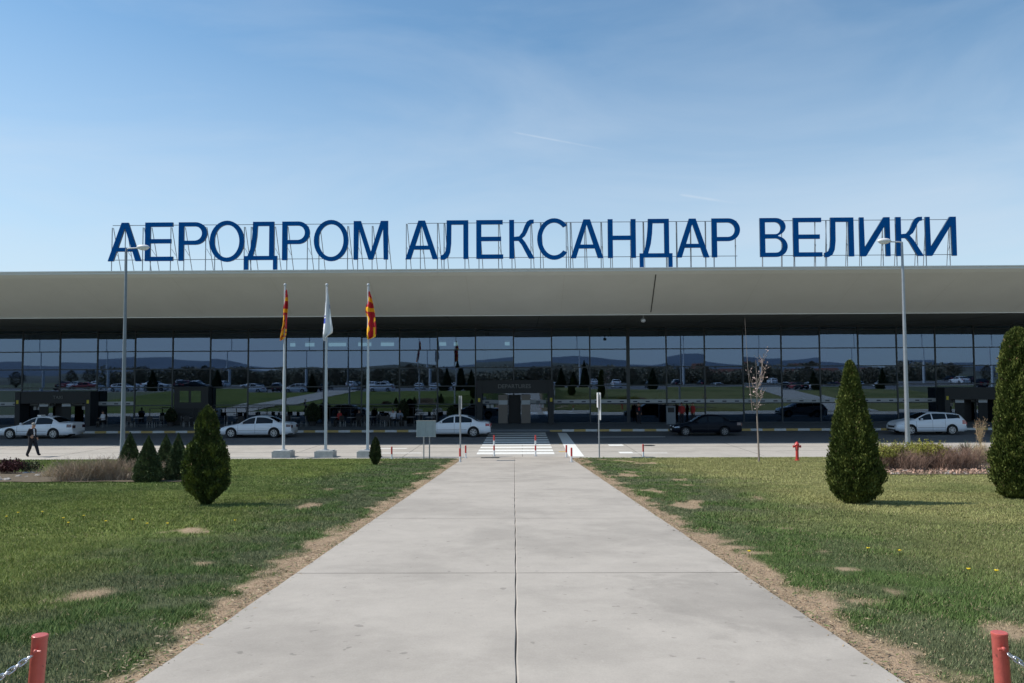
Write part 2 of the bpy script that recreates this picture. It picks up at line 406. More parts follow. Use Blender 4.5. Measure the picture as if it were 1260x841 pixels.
def grass_col(X, Y):
    n = fbm(X * .35, Y * .35, 31); m = fbm(X * 1.7, Y * 1.7, 41); s = fbm(X * .16 + 4, Y * .22, 55)
    d = np.where(X < 0, pl(Y) - X, X - pr(Y))
    lush = np.array([.088, .138, .038]); cool = np.array([.145, .168, .082]); dry = np.array([.285, .280, .110]); left = np.array([.190, .228, .058])
    far = np.where((X < 0)[..., None], left, dry)
    kd = sstep(1.6, 4.6, d + (n - .5) * 4.5)[..., None]
    near = cool * (1 - sstep(.42, .6, m)[..., None]) + lush * sstep(.42, .6, m)[..., None]
    c = near * (1 - kd) + far * kd
    c = c * (1 - .45 * sstep(.52, .66, s)[..., None]) + lush * .45 * sstep(.52, .66, s)[..., None]
    return c * (.78 + .44 * m)[..., None]
SOIL = np.array([.34, .245, .165])
def lawn(x_in, x_out, name):
    ny = 300
    Ys = np.concatenate([np.linspace(-7, 3, 20, endpoint=False), np.linspace(3, LEDGE, ny)])
    nx = 240; u = np.linspace(0, 1, nx) ** 1.8
    Yg = np.repeat(Ys[:, None], nx, 1); X0 = np.array([x_in(y) for y in Ys])[:, None]; Xg = X0 + (x_out - X0) * u[None]
    b, d = bare_mask(Xg, Yg); c = grass_col(Xg, Yg)
    col = c * .60 * (1 - b[..., None]) + SOIL * b[..., None] * (.8 + .4 * fbm(Xg * 6, Yg * 6, 77))[..., None]
    Zg = gzn(Yg) - .015 + (fbm(Xg * .7, Yg * .7, 5) - .5) * .05 * sstep(0, 1, d) * sstep(0, 2, LEDGE - Yg + .3)
    V = np.stack([Xg, Yg, Zg], -1).reshape(-1, 3)
    i = np.arange((len(Ys) - 1) * nx).reshape(len(Ys) - 1, nx)[:, :-1].ravel()
    if x_out > 0: T = np.concatenate([np.stack([i, i+1, i+nx+1], 1), np.stack([i, i+nx+1, i+nx], 1)])
    else: T = np.concatenate([np.stack([i, i+nx+1, i+1], 1), np.stack([i, i+nx, i+nx+1], 1)])
    o = np_mesh(name, V, T, col.reshape(-1, 3), M['lawn']); tag(o, kind='structure'); return o
lawn(pl, -60, 'lawn_left'); lawn(pr, 60, 'lawn_right')

# path: concrete slabs with open joints over a dark bed
mb = MB()
for y0, y1 in ((-8, 3), (3, 12), (12, 24), (24, Y0 + .2)):
    a = [(pl(y0)+.02, y0, gz(0,y0)-.05), (pr(y0)-.02, y0, gz(0,y0)-.05), (pr(y1)-.02, y1, gz(0,y1)-.05), (pl(y1)+.02, y1, gz(0,y1)-.05)]
    mb.add(a, [(0,1,2,3)])
tag(mb.build('path_bed', mat('joint_filler', (.24, .22, .18), .9)), kind='structure')
mb = MB()
jy = [-8, -1, 4.04, 9.04, 14.1, 19.1, 24.0, 28.4, 33.0, 36.2, Y0 + .35]
jg = .016
for i in range(len(jy) - 1):
    for side in (0, 1):
        n = 14
        ya = jy[i] + jg/2; yb = jy[i+1] - jg/2
        rows = []
        for k in range(n + 1):
            y = ya + (yb - ya) * k / n
            w = .004 * math.sin(y * 5 + side) + .003 * math.sin(y * 17)
            e = .02 * (fbm(np.array(y * 1.3), np.array(3. + side), 8) - .5) + .012 * (vn(np.array(y * 9.0), np.array(side * 3.), 2) - .5)
            if side == 0: a, b = pl(y) + float(e), cj(y) - .0035 + w
            else: a, b = cj(y) + .0035 + w, pr(y) + float(e)
            rows.append([(a, y, gz(0, y) + .012), (a + .012, y, gz(0,y) + .02), (b - .006, y, gz(0,y) + .02), (b, y, gz(0,y) + .012)])
        mb.grid(rows)
        for col in (0, 3):
            rr = [[(r[col][0], r[col][1], r[col][2]), (r[col][0], r[col][1], r[col][2] - .08)] for r in rows]
            mb.grid(rr if col else [q[::-1] for q in rr])
        mb.add([rows[0][0], rows[0][3], (rows[0][3][0], ya, rows[0][3][2]-.07), (rows[0][0][0], ya, rows[0][0][2]-.07)], [(3,2,1,0)])
        mb.add([rows[-1][0], rows[-1][3], (rows[-1][3][0], yb, rows[-1][3][2]-.07), (rows[-1][0][0], yb, rows[-1][0][2]-.07)], [(0,1,2,3)])
tag(mb.build('path', M['concrete']), kind='structure')

# forecourt strip, road, sidewalk
mb = MB(); mb.grid([[(x, y, 0.0 if y > Y0+.3 else -.01) for x in (-90,-30,-3,3,30,90)] for y in (Y0-.2, Y0+.4, 42, ROAD0)])
tag(mb.build('forecourt', M['concrete2']), kind='structure')
mb = MB()
for y in (41.2, 43.8):
    mb.box(-90, 90, y, y + .02, -.01, .0035)
for k in range(-14, 15):
    mb.box(k * 6 - .01, k * 6 + .01, Y0 + .5, ROAD0 - .1, -.01, .0038)
tag(mb.build('forecourt_joints', M['seam']), kind='structure')
mb = MB(); mb.grid([[(x, y, -.004) for x in (-90,-30,0,30,90)] for y in (ROAD0 + .001, 50, ROAD1)])
tag(mb.build('road', M['asphalt']), kind='structure')
cx0 = onZ(600, 533, .1).x; cx1 = onZ(678, 532, .1).x
mb = MB()
mb.box(-90, 90, ROAD1 + .16, 90, -.05, .15)
mb.box(cx0, cx1, ROAD1, ROAD1 + .16, -.05, .02)
tag(mb.build('sidewalk', M['pavers']), kind='structure')
# painted kerb: alternating yellow and white blocks
mb = MB(); x = onZ(678, 531, .1).x
def kerb_run(a, b):
    x = a; k = 0
    while x < b - .01:
        x2 = min(x + .86, b); mb.mat(k % 2)
        mb.box(x + .004, x2 - .004, ROAD1 - .02, ROAD1 + .157, -.05, .155); x = x2; k += 1
kerb_run(cx1 + .9, 72); kerb_run(-72, cx0 - .05)
mb.mat(1); mb.box(cx1 + .004, cx1 + .89, ROAD1 - .02, ROAD1 + .157, -.05, .10)
tag(mb.build('kerb', [M['kerb_white'], M['kerb_yellow']]), kind='structure')
# zebra crossing
mb = MB()
for yy in (558, 554.6, 550.8, 547.4, 544.4, 541.6, 538.7, 535.8, 533.3):
    Y = onZ(634, yy, 0).y
    xl = onZ(587, 558, 0).x; xr = onZ(682, 558, 0).x
    mb.box(xl, xr, Y - .5, Y + .5, -.01, .006)
tag(mb.build('zebra_stripes', M['white_paint']), kind='structure')
mb = MB()
a0, a1 = onZ(700, 562, 0), onZ(719, 562, 0); b0, b1 = onZ(686, 533, 0), onZ(697, 533, 0)
mb.add([(a0.x,a0.y,.005),(a1.x,a1.y,.005),(b1.x,b1.y,.005),(b0.x,b0.y,.005)], [(0,1,2,3)])
for (u0, u1, v0, v1) in ((750,768,547.2,549),(763,780,556.2,558.2),(780,822,557.4,558),(466,500,551.8,552.6),(440,518,557.4,558.3),(735,820,537.6,538.4),(300,420,556.5,557)):
    p0 = onZ(u0, v1, 0); p1 = onZ(u1, v1, 0); p2 = onZ(u1, v0, 0)
    mb.add([(p0.x,p0.y,.004),(p1.x,p0.y,.004),(p1.x,p2.y,.004),(p0.x,p2.y,.004)], [(0,1,2,3)])
tag(mb.build('road_markings', M['white_paint']), kind='structure')
mb = MB()
for yy in (546.5, 556):
    p = onZ(690, yy, 0); q = onZ(702, yy, 0)
    mb.box(p.x - .1, q.x + .15, p.y - .22, p.y + .22, -.01, .0042)
tag(mb.build('yellow_markings', M['kerb_yellow']), kind='structure')
p = onZ(603, 565, 0)
mb = MB(); mb.box(-.45, .45, -.22, .22, -.01, .03)
for k in range(9): mb.mat(1).box(-.4 + k * .09, -.36 + k * .09, -.18, .18, .03, .034)
tag(mb.build('drain_cover', [M['dark_metal'], M['seam']], loc=(p.x, p.y, gz(0, p.y) + .001)), 'dark drain cover set in the concrete at the far end of the path', 'drain cover')
p = onZ(798, 548.5, 0)
mb = MB(); mb.cyl((0,0,-.01), (0,0,.012), .38, n=20); mb.mat(1).cyl((0,0,.012), (0,0,.016), .30, n=20)
tag(mb.build('manhole_cover', [M['seam'], M['dark_metal']], loc=tuple(p)), 'round manhole cover in the pale concrete past the short bollard on the right', 'manhole cover')
# car park behind the viewer, seen mirrored in the glass
mb = MB(); mb.box(-130, 130, -95, -10, 1.7, 1.93)
tag(mb.build('car_park', M['asphalt']), kind='structure')
mb = MB(); mb.box(-130, 130, -9.6, -6.2, 1.7, 1.97)
tag(mb.build('cross_path', M['concrete2']), kind='structure')
for xa, xb, w in ((38.5, 41.5, 6.5), (-35, -30.5, 6)):
    mb = MB(); mb.grid([[(x - w/2, y, gz(0, y) + .04), (x + w/2, y, gz(0, y) + .04)] for x, y in ((xa, Y0 - .2), (xa + (xb-xa)*.5, 18), (xb, 0), (xb, -6.2))])
    tag(mb.build('side_path', M['concrete2']), kind='structure')

# ------------------------------------------------------------------ grass blades
def blades(n, ylo, yhi, hmul, wid, name_seed, clump=.5):
    rng = np.random.default_rng(name_seed)
    Y = ylo + (yhi - ylo) * rng.random(n) ** .8
    half = np.maximum(.70 * Y + 1.5, 6.0)
    X = (rng.random(n) * 2 - 1) * half
    # clump jitter
    X = X + (rng.random(n) - .5) * .05; 
    b, d = bare_mask(X, Y)
    keep = (d > .03 - .07 * sstep(.55, .7, fbm(X * 2.2, Y * 2.2, 71, 3))) & (Y < LEDGE + .03) & (rng.random(n) > b * .62) 
    dens = .55 + .45 * sstep(.3, .6, fbm(X * 4, Y * 4, 61))
    keep &= rng.random(n) < dens
    X, Y, b, d = X[keep], Y[keep], b[keep], d[keep]; n = len(X)
    h = (.009 + .016 * rng.random(n)) * hmul * (.8 + .9 * sstep(.42, .62, fbm(X * 1.7, Y * 1.7, 41)) * (1 - sstep(3, 6, d)))
    h *= (1 - .5 * b) * (.8 + 1.0 * sstep(.60, .78, fbm(X * 4.5, Y * 4.5, 91, 3)))
    a = rng.random(n) * 2 * np.pi; lean = (.4 + 1.6 * rng.random(n)) * h
    a2 = a + np.pi / 2 + (rng.random(n) - .5)
    w = wid * (.6 + .8 * rng.random(n))
    Z = gzn(Y) - .02
    P = np.stack([X, Y, Z + .008], 1)
    W = np.stack([np.cos(a) * w, np.sin(a) * w, 0 * w], 1)
    T = P + np.stack([np.cos(a2) * lean, np.sin(a2) * lean, h + .02], 1)
    c = grass_col(X, Y) * (.7 + .75 * rng.random(n))[:, None]
    dry = (rng.random(n) < (.07 + .93 * b ** .6 + np.where(X > 0, .08, .02)))
    c[dry] = np.array([.40, .305, .19]) * (.6 + .65 * rng.random(dry.sum()))[:, None]
    T[dry, 2] = P[dry, 2] + (T[dry, 2] - P[dry, 2]) * .45
    V = np.stack([P - W, P + W, T], 1).reshape(-1, 3)
    C = np.repeat(c, 3, 0)
    return V, C
parts = [blades(520000, 3.2, 12, 1.0, .0028, 1), blades(620000, 12, 22, 1.0, .0048, 2), blades(560000, 22, 38, 1.0, .009, 3)]
V = np.concatenate([p[0] for p in parts]); C = np.concatenate([p[1] for p in parts])
o = np_mesh('grass', V, np.arange(len(V)).reshape(-1, 3), C, M['grass'])
tag(o, 'short green and straw coloured grass covering both lawns', 'grass', kind='stuff')

# dandelions
DAND = [(22,636),(52,635),(78,643),(84,649),(103,640),(130,647),(163,645),(181,650),(206,650),(289,646),(1068,682),(1107,685),(1192,709),(1226,711),(922,686),(8,641)]
mb = MB()
mb.cyl((0,0,0), (.006,.003,.085), .003, n=5); mb.mat(1)
for k in range(14):
    a = k * 2.4; r = .024 if k % 2 else .014
    mb.add([(0,0,.085),(r*math.cos(a-.25),r*math.sin(a-.25),.094),(1.15*r*math.cos(a),1.15*r*math.sin(a),.097),(r*math.cos(a+.25),r*math.sin(a+.25),.094)], [(0,1,2,3)])
mb.ell((0,0,.09), (.014,.014,.01), 8, 5)
d0 = mb.build('dandelion', [M['grass'], M['petal']])
for i, (px, py) in enumerate(DAND):
    o = d0 if i == 0 else d0.copy()
    if i: COL.objects.link(o)
    p = onG(px, py); o.location = (p.x, p.y, gz(0, p.y) - .01); o.rotation_euler = (0, 0, i)
    side = 'left' if px < 640 else 'right'
    tag(o, 'small yellow dandelion blooming in the %s lawn' % side, 'flower', 'dandelions in the %s lawn' % side)

# ------------------------------------------------------------------ terminal building
GT = 8.15; TOPZ = onY(642, 332, 46.2).z; XE = 66
BT = thing('terminal_building', 'long low airport terminal with a grey overhanging fascia and mirrored glass wall', 'building', (0, G, 0))
def B(name, mb, m, par=None, **k):
    mb.v = [(x, y - G, z) for x, y, z in mb.v]
    return mb.build(name, m, par or BT, **k)
FB = 51.4; FT = 46.2
mb = MB()
prof = [(FT, TOPZ), (FT - .02, TOPZ - .12), (FT + .3, TOPZ - .30), (FB - .25, GT + .12), (FB, GT)]
xsx = np.linspace(-XE, XE, 45)
mb.grid([[(x, y, z) for x in xsx] for y, z in prof[::-1]])
fas = B('fascia', mb, M['panel'])
mb = MB()
mb.box(-XE, XE, FT - .06, FT + .25, TOPZ + .002, TOPZ + .07); mb.box(-XE, XE, FB - .06, FB + .1, GT - .05, GT - .002)
B('fascia_trim', mb, M['trim'], fas)
mb = MB()
def seam(xb, xt, w=.02):
    pp = prof[2:-1]; zt, zb = pp[0][1], pp[-1][1]; rows = []
    for y, z in pp:
        x = xt + (xb - xt) * (zt - z) / (zt - zb); rows.append([(x - w, y - .004, z - .008), (x + w, y - .004, z - .008)])
    mb.grid(rows[::-1])
s0 = onY(801, 386, FB - .3).x; s1 = onY(808, 333, FT).x; seam(s0, s1, .035)
B('fascia_joint', mb, M['seam'], fas)
fj = mat('faint_joint', (.50, .50, .46), .7)
for k in range(-10, 11):
    mb = MB(); seam(s0 + 6 * k, s0 + 6 * k, .008)
    if k: B('panel_joint', mb, fj, fas)
mb = MB(); mb.box(-XE, XE, FT + .26, 92, TOPZ - .1, TOPZ); B('roof', mb, M['roof'])
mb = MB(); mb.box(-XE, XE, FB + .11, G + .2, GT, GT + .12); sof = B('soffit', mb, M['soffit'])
mb = MB()
for k in range(-10, 11): mb.box(k * 6.38 + 1.2, k * 6.38 + 1.23, FB + .15, 64.0, GT - .008, GT + .01)
mb.box(-XE, XE, 59.5, 59.54, GT - .007, GT + .01)
B('soffit_joint', mb, M['seam'], sof)
mb = MB(); mb.box(-XE, XE, FB + .3, 92, GT + .13, GT + .2); mb.box(-XE - .3, -XE, FB, 92, GT, TOPZ); mb.box(XE, XE + .3, FB, 92, GT, TOPZ); mb.box(-XE, XE, 91.5, 91.9, GT + .2, TOPZ - .1)
B('roof_void', mb, M['panel'])
# interior
mb = MB(); mb.box(-XE, XE, G + .3, 80, .15, .17); B('interior_floor', mb, M['interior_floor'])
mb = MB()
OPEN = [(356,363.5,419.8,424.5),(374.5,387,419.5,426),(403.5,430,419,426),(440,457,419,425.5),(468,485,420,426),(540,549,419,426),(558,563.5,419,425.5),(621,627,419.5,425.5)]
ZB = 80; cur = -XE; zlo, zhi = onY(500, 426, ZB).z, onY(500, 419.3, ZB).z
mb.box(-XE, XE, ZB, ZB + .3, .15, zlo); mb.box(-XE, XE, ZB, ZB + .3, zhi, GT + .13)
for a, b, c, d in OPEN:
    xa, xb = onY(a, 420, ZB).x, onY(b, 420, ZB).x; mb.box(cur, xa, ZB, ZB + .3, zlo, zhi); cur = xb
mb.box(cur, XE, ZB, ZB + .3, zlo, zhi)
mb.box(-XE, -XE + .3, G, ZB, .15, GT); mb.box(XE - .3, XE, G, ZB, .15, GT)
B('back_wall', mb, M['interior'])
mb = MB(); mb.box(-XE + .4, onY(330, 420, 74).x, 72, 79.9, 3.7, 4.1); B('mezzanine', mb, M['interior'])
mbx = [onY(p, 450, 70).x for p in (43, 152, 432, 600, 810, 1010, 1180)]
for x in mbx:
    mb = MB(); mb.cyl((x, 69, .17), (x, 69, GT + .1), .22, n=14); B('column', mb, M['column'], smooth=40)
# glass bays
PER = 46.85 * G / F; XM = onY(773, 466, G).x
mull = [XM + PER * k for k in range(-36, 26) if abs(XM + PER * k) < XE]
ROWZ = [.17, onY(642, 497.3, G).z, onY(642, 475, G).z, onY(642, 452.5, G).z, onY(642, 430.5, G).z, onY(642, 408, G).z, GT - .03]
bz0, bz1 = onY(642, 497.6, G).z, onY(642, 492.3, G).z
band_ranges = [(-40, 112), (118, 164), (588, 672), (680, 1152), (1158, 1300)]
portals = [(24, 116), (587, 681), (1158, 1228)]
def inr(x, rs): return any(a <= x <= b for a, b in rs)
def pxx(X): return 642 + X * F / G
for k in range(len(mull) - 1):
    a, b = mull[k], mull[k + 1]
    w = MB()
    for r in range(6):
        w.box(a + .035, b - .035, G + .0, G + .012, ROWZ[r] + .03, ROWZ[r + 1] - .03)
        t0_, t1_ = random.uniform(-.0035, .0035), random.uniform(-.0022, .0022)
        for vi in range(len(w.v) - 8, len(w.v)):      # every pane sits a hair out of true
            x_, y_, z_ = w.v[vi]; w.v[vi] = (x_, y_ + (t0_ if x_ > (a + b) / 2 else -t0_) + (t1_ if z_ > (ROWZ[r] + ROWZ[r+1]) / 2 else -t1_), z_)
    wo = B('window', w, M['glass'])
    f = MB()
    thick = .14 if abs(a - XM) < .1 else .055
    f.box(a - thick, a + thick, G - .05, G + .1, .151, GT - .04)
    for r in range(7):
        z = ROWZ[r]; f.box(a + thick, b - (.14 if abs(b - XM) < .1 else .055), G - .045, G + .09, z - .042, z + .042)
    B('frame', f, M['frame'], wo)
    # frosted band with dark dashes
    s = MB(); n = 0
    lo, hi = pxx(a), pxx(b)
    for q0, q1 in band_ranges:
        u0, u1 = max(lo, q0), min(hi, q1)
        if u1 - u0 > 3:
            xa = a + .04 + (u0 - lo) / (hi - lo) * (PER - .08); xb = a + .04 + (u1 - lo) / (hi - lo) * (PER - .08)
            s.mat(0).box(xa, xb, G - .009, G - .003, bz0, bz1); n += 1; s.mat(1)
            kk = max(1, int((xb - xa) / 1.0))
            for i in range(kk):
                c = xa + (xb - xa) * (i + .5) / kk; s.box(c - .17, c + .17, G - .014, G - .0085, (bz0 + bz1) / 2 - .05, (bz0 + bz1) / 2 + .05)
    if n:
        so = B('marking_band', s, [M['frit'], M['frit_mark']], wo)
def text_mesh(body, size, name, m, parent, loc, ext=.01):
    cu = bpy.data.curves.new(name, 'FONT'); cu.body = body; cu.size = size; cu.align_x = 'CENTER'; cu.align_y = 'CENTER'; cu.extrude = ext; cu.offset = .006 * size
    t = bpy.data.objects.new(name, cu); COL.objects.link(t)
    me = bpy.data.meshes.new_from_object(t.evaluated_get(bpy.context.evaluated_depsgraph_get())); bpy.data.objects.remove(t)
    me.materials.clear(); me.materials.append(m)
    o = bpy.data.objects.new(name, me); COL.objects.link(o); o.parent = parent; o.rotation_euler = (R(90), 0, 0); o.location = loc; return o
M['sign_text'] = mat('pale_sign_lettering', (.17, .18, .18), .5)
ph0, ph1 = onY(642, 484, 63.6).z, onY(642, 468, 63.6).z
for i, (a, b) in enumerate(portals):
    xa, xb = onY(a, 500, 63.6).x, onY(b, 500, 63.6).x
    f = MB(); cw = .42
    ph0, ph1 = (onY(642, 484, 63.6).z, onY(642, 468, 63.6).z) if i == 1 else (onY(642, 494, 63.6).z, onY(642, 479.5, 63.6).z)
    f.box(xa, xa + cw, 63.0, G - .06, .151, ph1); f.box(xb - cw, xb, 63.0, G - .06, .151, ph1); f.box(xa + cw + .002, xb - cw - .002, 63.05, G - .06, ph0, ph1 - .003)
    po = B('entrance_portal', f, M['column'])
    mid = (xa + xb) / 2
    if i == 1: mid = onY(633, 500, 63.6).x
    dz = onY(642, 486, 63.6).z if i == 1 else ph0 - .02
    d = MB()
    d.box(mid - .52, mid + .52, G - .055, G - .02, .17, dz - .02); B('doorway', d, M['plastic'], po)
    for sx in (-1, 1):
        d = MB(); x0, x1 = mid + sx * .56, mid + sx * 1.32; x0, x1 = min(x0, x1), max(x0, x1)
        d.box(x0, x1, 63.35, 63.40, .22, dz)
        B('door_leaf', d, M['beige'] if i == 1 else M['interior'], po)
        e = MB(); e.box(x0 + .02, x1 - .02, 63.338, 63.347, bz0, bz1); B('marking_band', e, M['frit'], po)
    for sx in (-1, 1):
        n = MB(); xc = (xa + cw / 2) if sx < 0 else (xb - cw / 2); n.box(xc - .09, xc + .09, 62.99, 62.997, 2.0, 2.3); B('yellow_sticker', n, M['yellow'], po)
        for q in (1, 2):
            n = MB(); xc = (xa + cw + .35 * q + .1) if sx < 0 else (xb - cw - .38 * q - .1); n.box(xc - .12, xc + .12, G - .03, G - .02, 1.45, 1.75); B('notice', n, M['notice'], po)
    if i == 1: text_mesh('DEPARTURES', .46, 'sign_lettering', M['sign_text'], po, (mid + .0, 63.03 - G, (ph0 + ph1) / 2 + .02))
    if i == 0: text_mesh('TAXI', .36, 'sign_lettering', M['sign_text'], po, (onY(71, 490, 63).x, 63.03 - G, (ph0 + ph1) / 2 + .0))
# kiosk-like dark box in the glass wall on the left
f = MB(); xa, xb = onY(216, 500, 63.8).x, onY(258, 500, 63.8).x
f.box(xa, xb, 63.5, G - .06, .151, 3.35); kb = B('service_hatch', f, M['column'])
for u0, u1 in ((221, 232), (235, 247)):
    n = MB(); n.box(onY(u0, 500, 63.5).x, onY(u1, 500, 63.5).x, 63.48, 63.495, 2.05, 3.0); B('hatch_window', n, M['glass'], kb)
# soffit fittings
def hang(name, label, cat, px, py, Y, kind):
    p = onY(px, py, Y); t = thing(name, label, cat, (p.x, Y, GT))
    mb = MB()
    if kind == 'lamp':
        mb.cyl((0,0,0), (0,0,p.z - GT + .12), .02, n=8); mb.build('hanging_rod', M['pole_white'], t)
        m2 = MB(); m2.ell((0,0,p.z - GT), (.17,.17,.15), 14, 8); m2.build('housing', M['pole_white'], t, smooth=60)
    else:
        mb.cyl((0,0,0), (0,0,p.z - GT + .1), .04, n=8); mb.build('bracket', M['dark_metal'], t)
        m2 = MB(); m2.ell((0,0,p.z - GT), (.15,.15,.2), 14, 8); m2.build('housing', M['plastic'], t, smooth=60)
hang('pendant_sensor', 'small white round fitting hanging under the front edge of the roof soffit', 'ceiling fitting', 791.5, 394.5, 52.2, 'lamp')
hang('security_camera', 'black dome camera hanging at the top of the glass near the thick mullion', 'camera', 750.5, 414.5, 65.0, 'cam')
hang('security_camera', 'black dome camera hanging at the top of the glass above the white taxi', 'camera', 31.5, 419.5, 65.0, 'cam')

# ------------------------------------------------------------------ roof sign letters
def arc(cx, cy, rx, ry, a0, a1, n=18):
    return [(cx + rx * math.cos(R(a0 + (a1 - a0) * i / n)), cy + ry * math.sin(R(a0 + (a1 - a0) * i / n))) for i in range(n + 1)]
GL = {
 'А': (.85, [[(0,0),(.33,1),(.52,1),(.85,0),(.675,0),(.60,.24),(.25,.24),(.175,0)], [(.295,.375),(.555,.375),(.425,.82)]]),
 'Е': (.70, [[(0,0),(0,1),(.70,1),(.70,.855),(.165,.855),(.165,.585),(.66,.585),(.66,.44),(.165,.44),(.165,.145),(.71,.145),(.71,0)]]),
 'Р': (.72, [[(0,0),(0,1)] + arc(.42,.70,.30,.30,90,-90) + [(.165,.40),(.165,0)], [(.165,.86)] + arc(.40,.70,.16,.16,90,-90) + [(.165,.54)]]),
 'О': (.88, [arc(.44,.5,.44,.535,0,350,35), arc(.44,.5,.285,.39,0,350,35)]),
 'Д': (.86, [[(0,-.24),(0,.14),(.09,.14),(.15,.30),(.19,.55),(.21,.8),(.215,1),(.78,1),(.78,.14),(.86,.14),(.86,-.24),(.72,-.24),(.72,0),(.14,0),(.14,-.24)], [(.26,.14),(.32,.35),(.355,.6),(.37,.855),(.62,.855),(.62,.14)]]),
 'М': (.88, [[(0,0),(0,1),(.21,1),(.44,.24),(.67,1),(.88,1),(.88,0),(.735,0),(.735,.78),(.51,0),(.37,0),(.145,.78),(.145,0)]]),
 'Л': (.72, [[(0,-.01),(0,.13),(.05,.135),(.10,.17),(.13,.25),(.145,.45),(.15,1),(.72,1),(.72,0),(.56,0),(.56,.855),(.305,.855),(.30,.40),(.275,.18),(.22,.05),(.13,-.01),(.06,-.02)]]),
 'К': (.66, [[(0,0),(0,1),(.16,1),(.16,.58),(.25,.59),(.32,.68),(.38,.84),(.44,.95),(.52,1.0),(.64,1.005),(.64,.875),(.575,.865),(.53,.80),(.47,.66),(.42,.57),(.36,.52),(.43,.43),(.67,0),(.485,0),(.30,.36),(.235,.44),(.16,.44),(.16,0)]]),
 'С': (.82, [arc(.44,.5,.44,.535,38,322,34) + arc(.44,.5,.285,.39,318,42,34)]),
 'Н': (.72, [[(0,0),(0,1),(.16,1),(.16,.59),(.56,.59),(.56,1),(.72,1),(.72,0),(.56,0),(.56,.445),(.16,.445),(.16,0)]]),
 'В': (.70, [[(0,0),(0,1)] + arc(.40,.765,.26,.235,90,-60,14) + arc(.42,.275,.28,.275,75,-90,14), [(.165,.86)] + arc(.385,.73,.12,.13,90,-90,12) + [(.165,.60)], [(.165,.455)] + arc(.40,.30,.14,.157,90,-90,12) + [(.165,.142)]]),
 'И': (.78, [[(0,0),(0,1),(.15,1),(.15,.26),(.60,1),(.78,1),(.78,0),(.63,0),(.63,.74),(.18,0)]]),
}
WORDS = [('first', 'left', [('А',132.7,173.7),('Е',178.2,212.3),('Р',219.5,254.5),('О',257.8,300.3),('Д',300.4,341),('Р',347,381),('О',386,428.5),('М',435,477.4)]),
         ('middle', 'centre', [('А',498.7,539),('Л',542,576.2),('Е',586,618.7),('К',626.6,657.3),('С',661,699.5),('А',702,742.4),('Н',748,782.5),('Д',787,827.4),('А',832,872.7),('Р',876,911)]),
         ('last', 'right', [('В',935.3,969.3),('Е',976.3,1011.3),('Л',1014.3,1051),('И',1058,1095.7),('К',1102.7,1136),('И',1139.3,1177.3)])]
LY = 46.7
def thin(polys, e):
    res = []
    for k, p in enumerate(polys):
        m = len(p); A = sum(p[i][0] * p[(i+1) % m][1] - p[(i+1) % m][0] * p[i][1] for i in range(m)); sg = (1 if A > 0 else -1) * (1 if k == 0 else -1)
        q = []
        for i in range(m):
            a, b, c = Vector(p[i-1]), Vector(p[i]), Vector(p[(i+1) % m]); d1 = (b - a).normalized(); d2 = (c - b).normalized()
            n1 = Vector((-d1.y, d1.x)) * sg; n2 = Vector((-d2.y, d2.x)) * sg; n = n1 + n2
            n = n / max(.35, n.dot(n1)); q.append(b + n * e)
        res.append(q)
    X = [v.x for v in res[0]]; Z = [v.y for v in res[0]]; X0 = [v[0] for v in polys[0]]; Z0 = [v[1] for v in polys[0]]
    fx = (max(X0) - min(X0)) / (max(X) - min(X)); fz = (max(Z0) - min(Z0)) / (max(Z) - min(Z))
    return [[(min(X0) + (v.x - min(X)) * fx, min(Z0) + (v.y - min(Z)) * fz) for v in p] for p in res]
lab = ['blue rooftop sign reading АЕРОДРОМ, the leftmost word on the terminal roof', 'blue rooftop sign reading АЛЕКСАНДАР, the middle and longest word on the terminal roof', 'blue rooftop sign reading ВЕЛИКИ, the rightmost word on the terminal roof']
lz0 = onY(500, 319.3, LY).z; CAP = 2.39
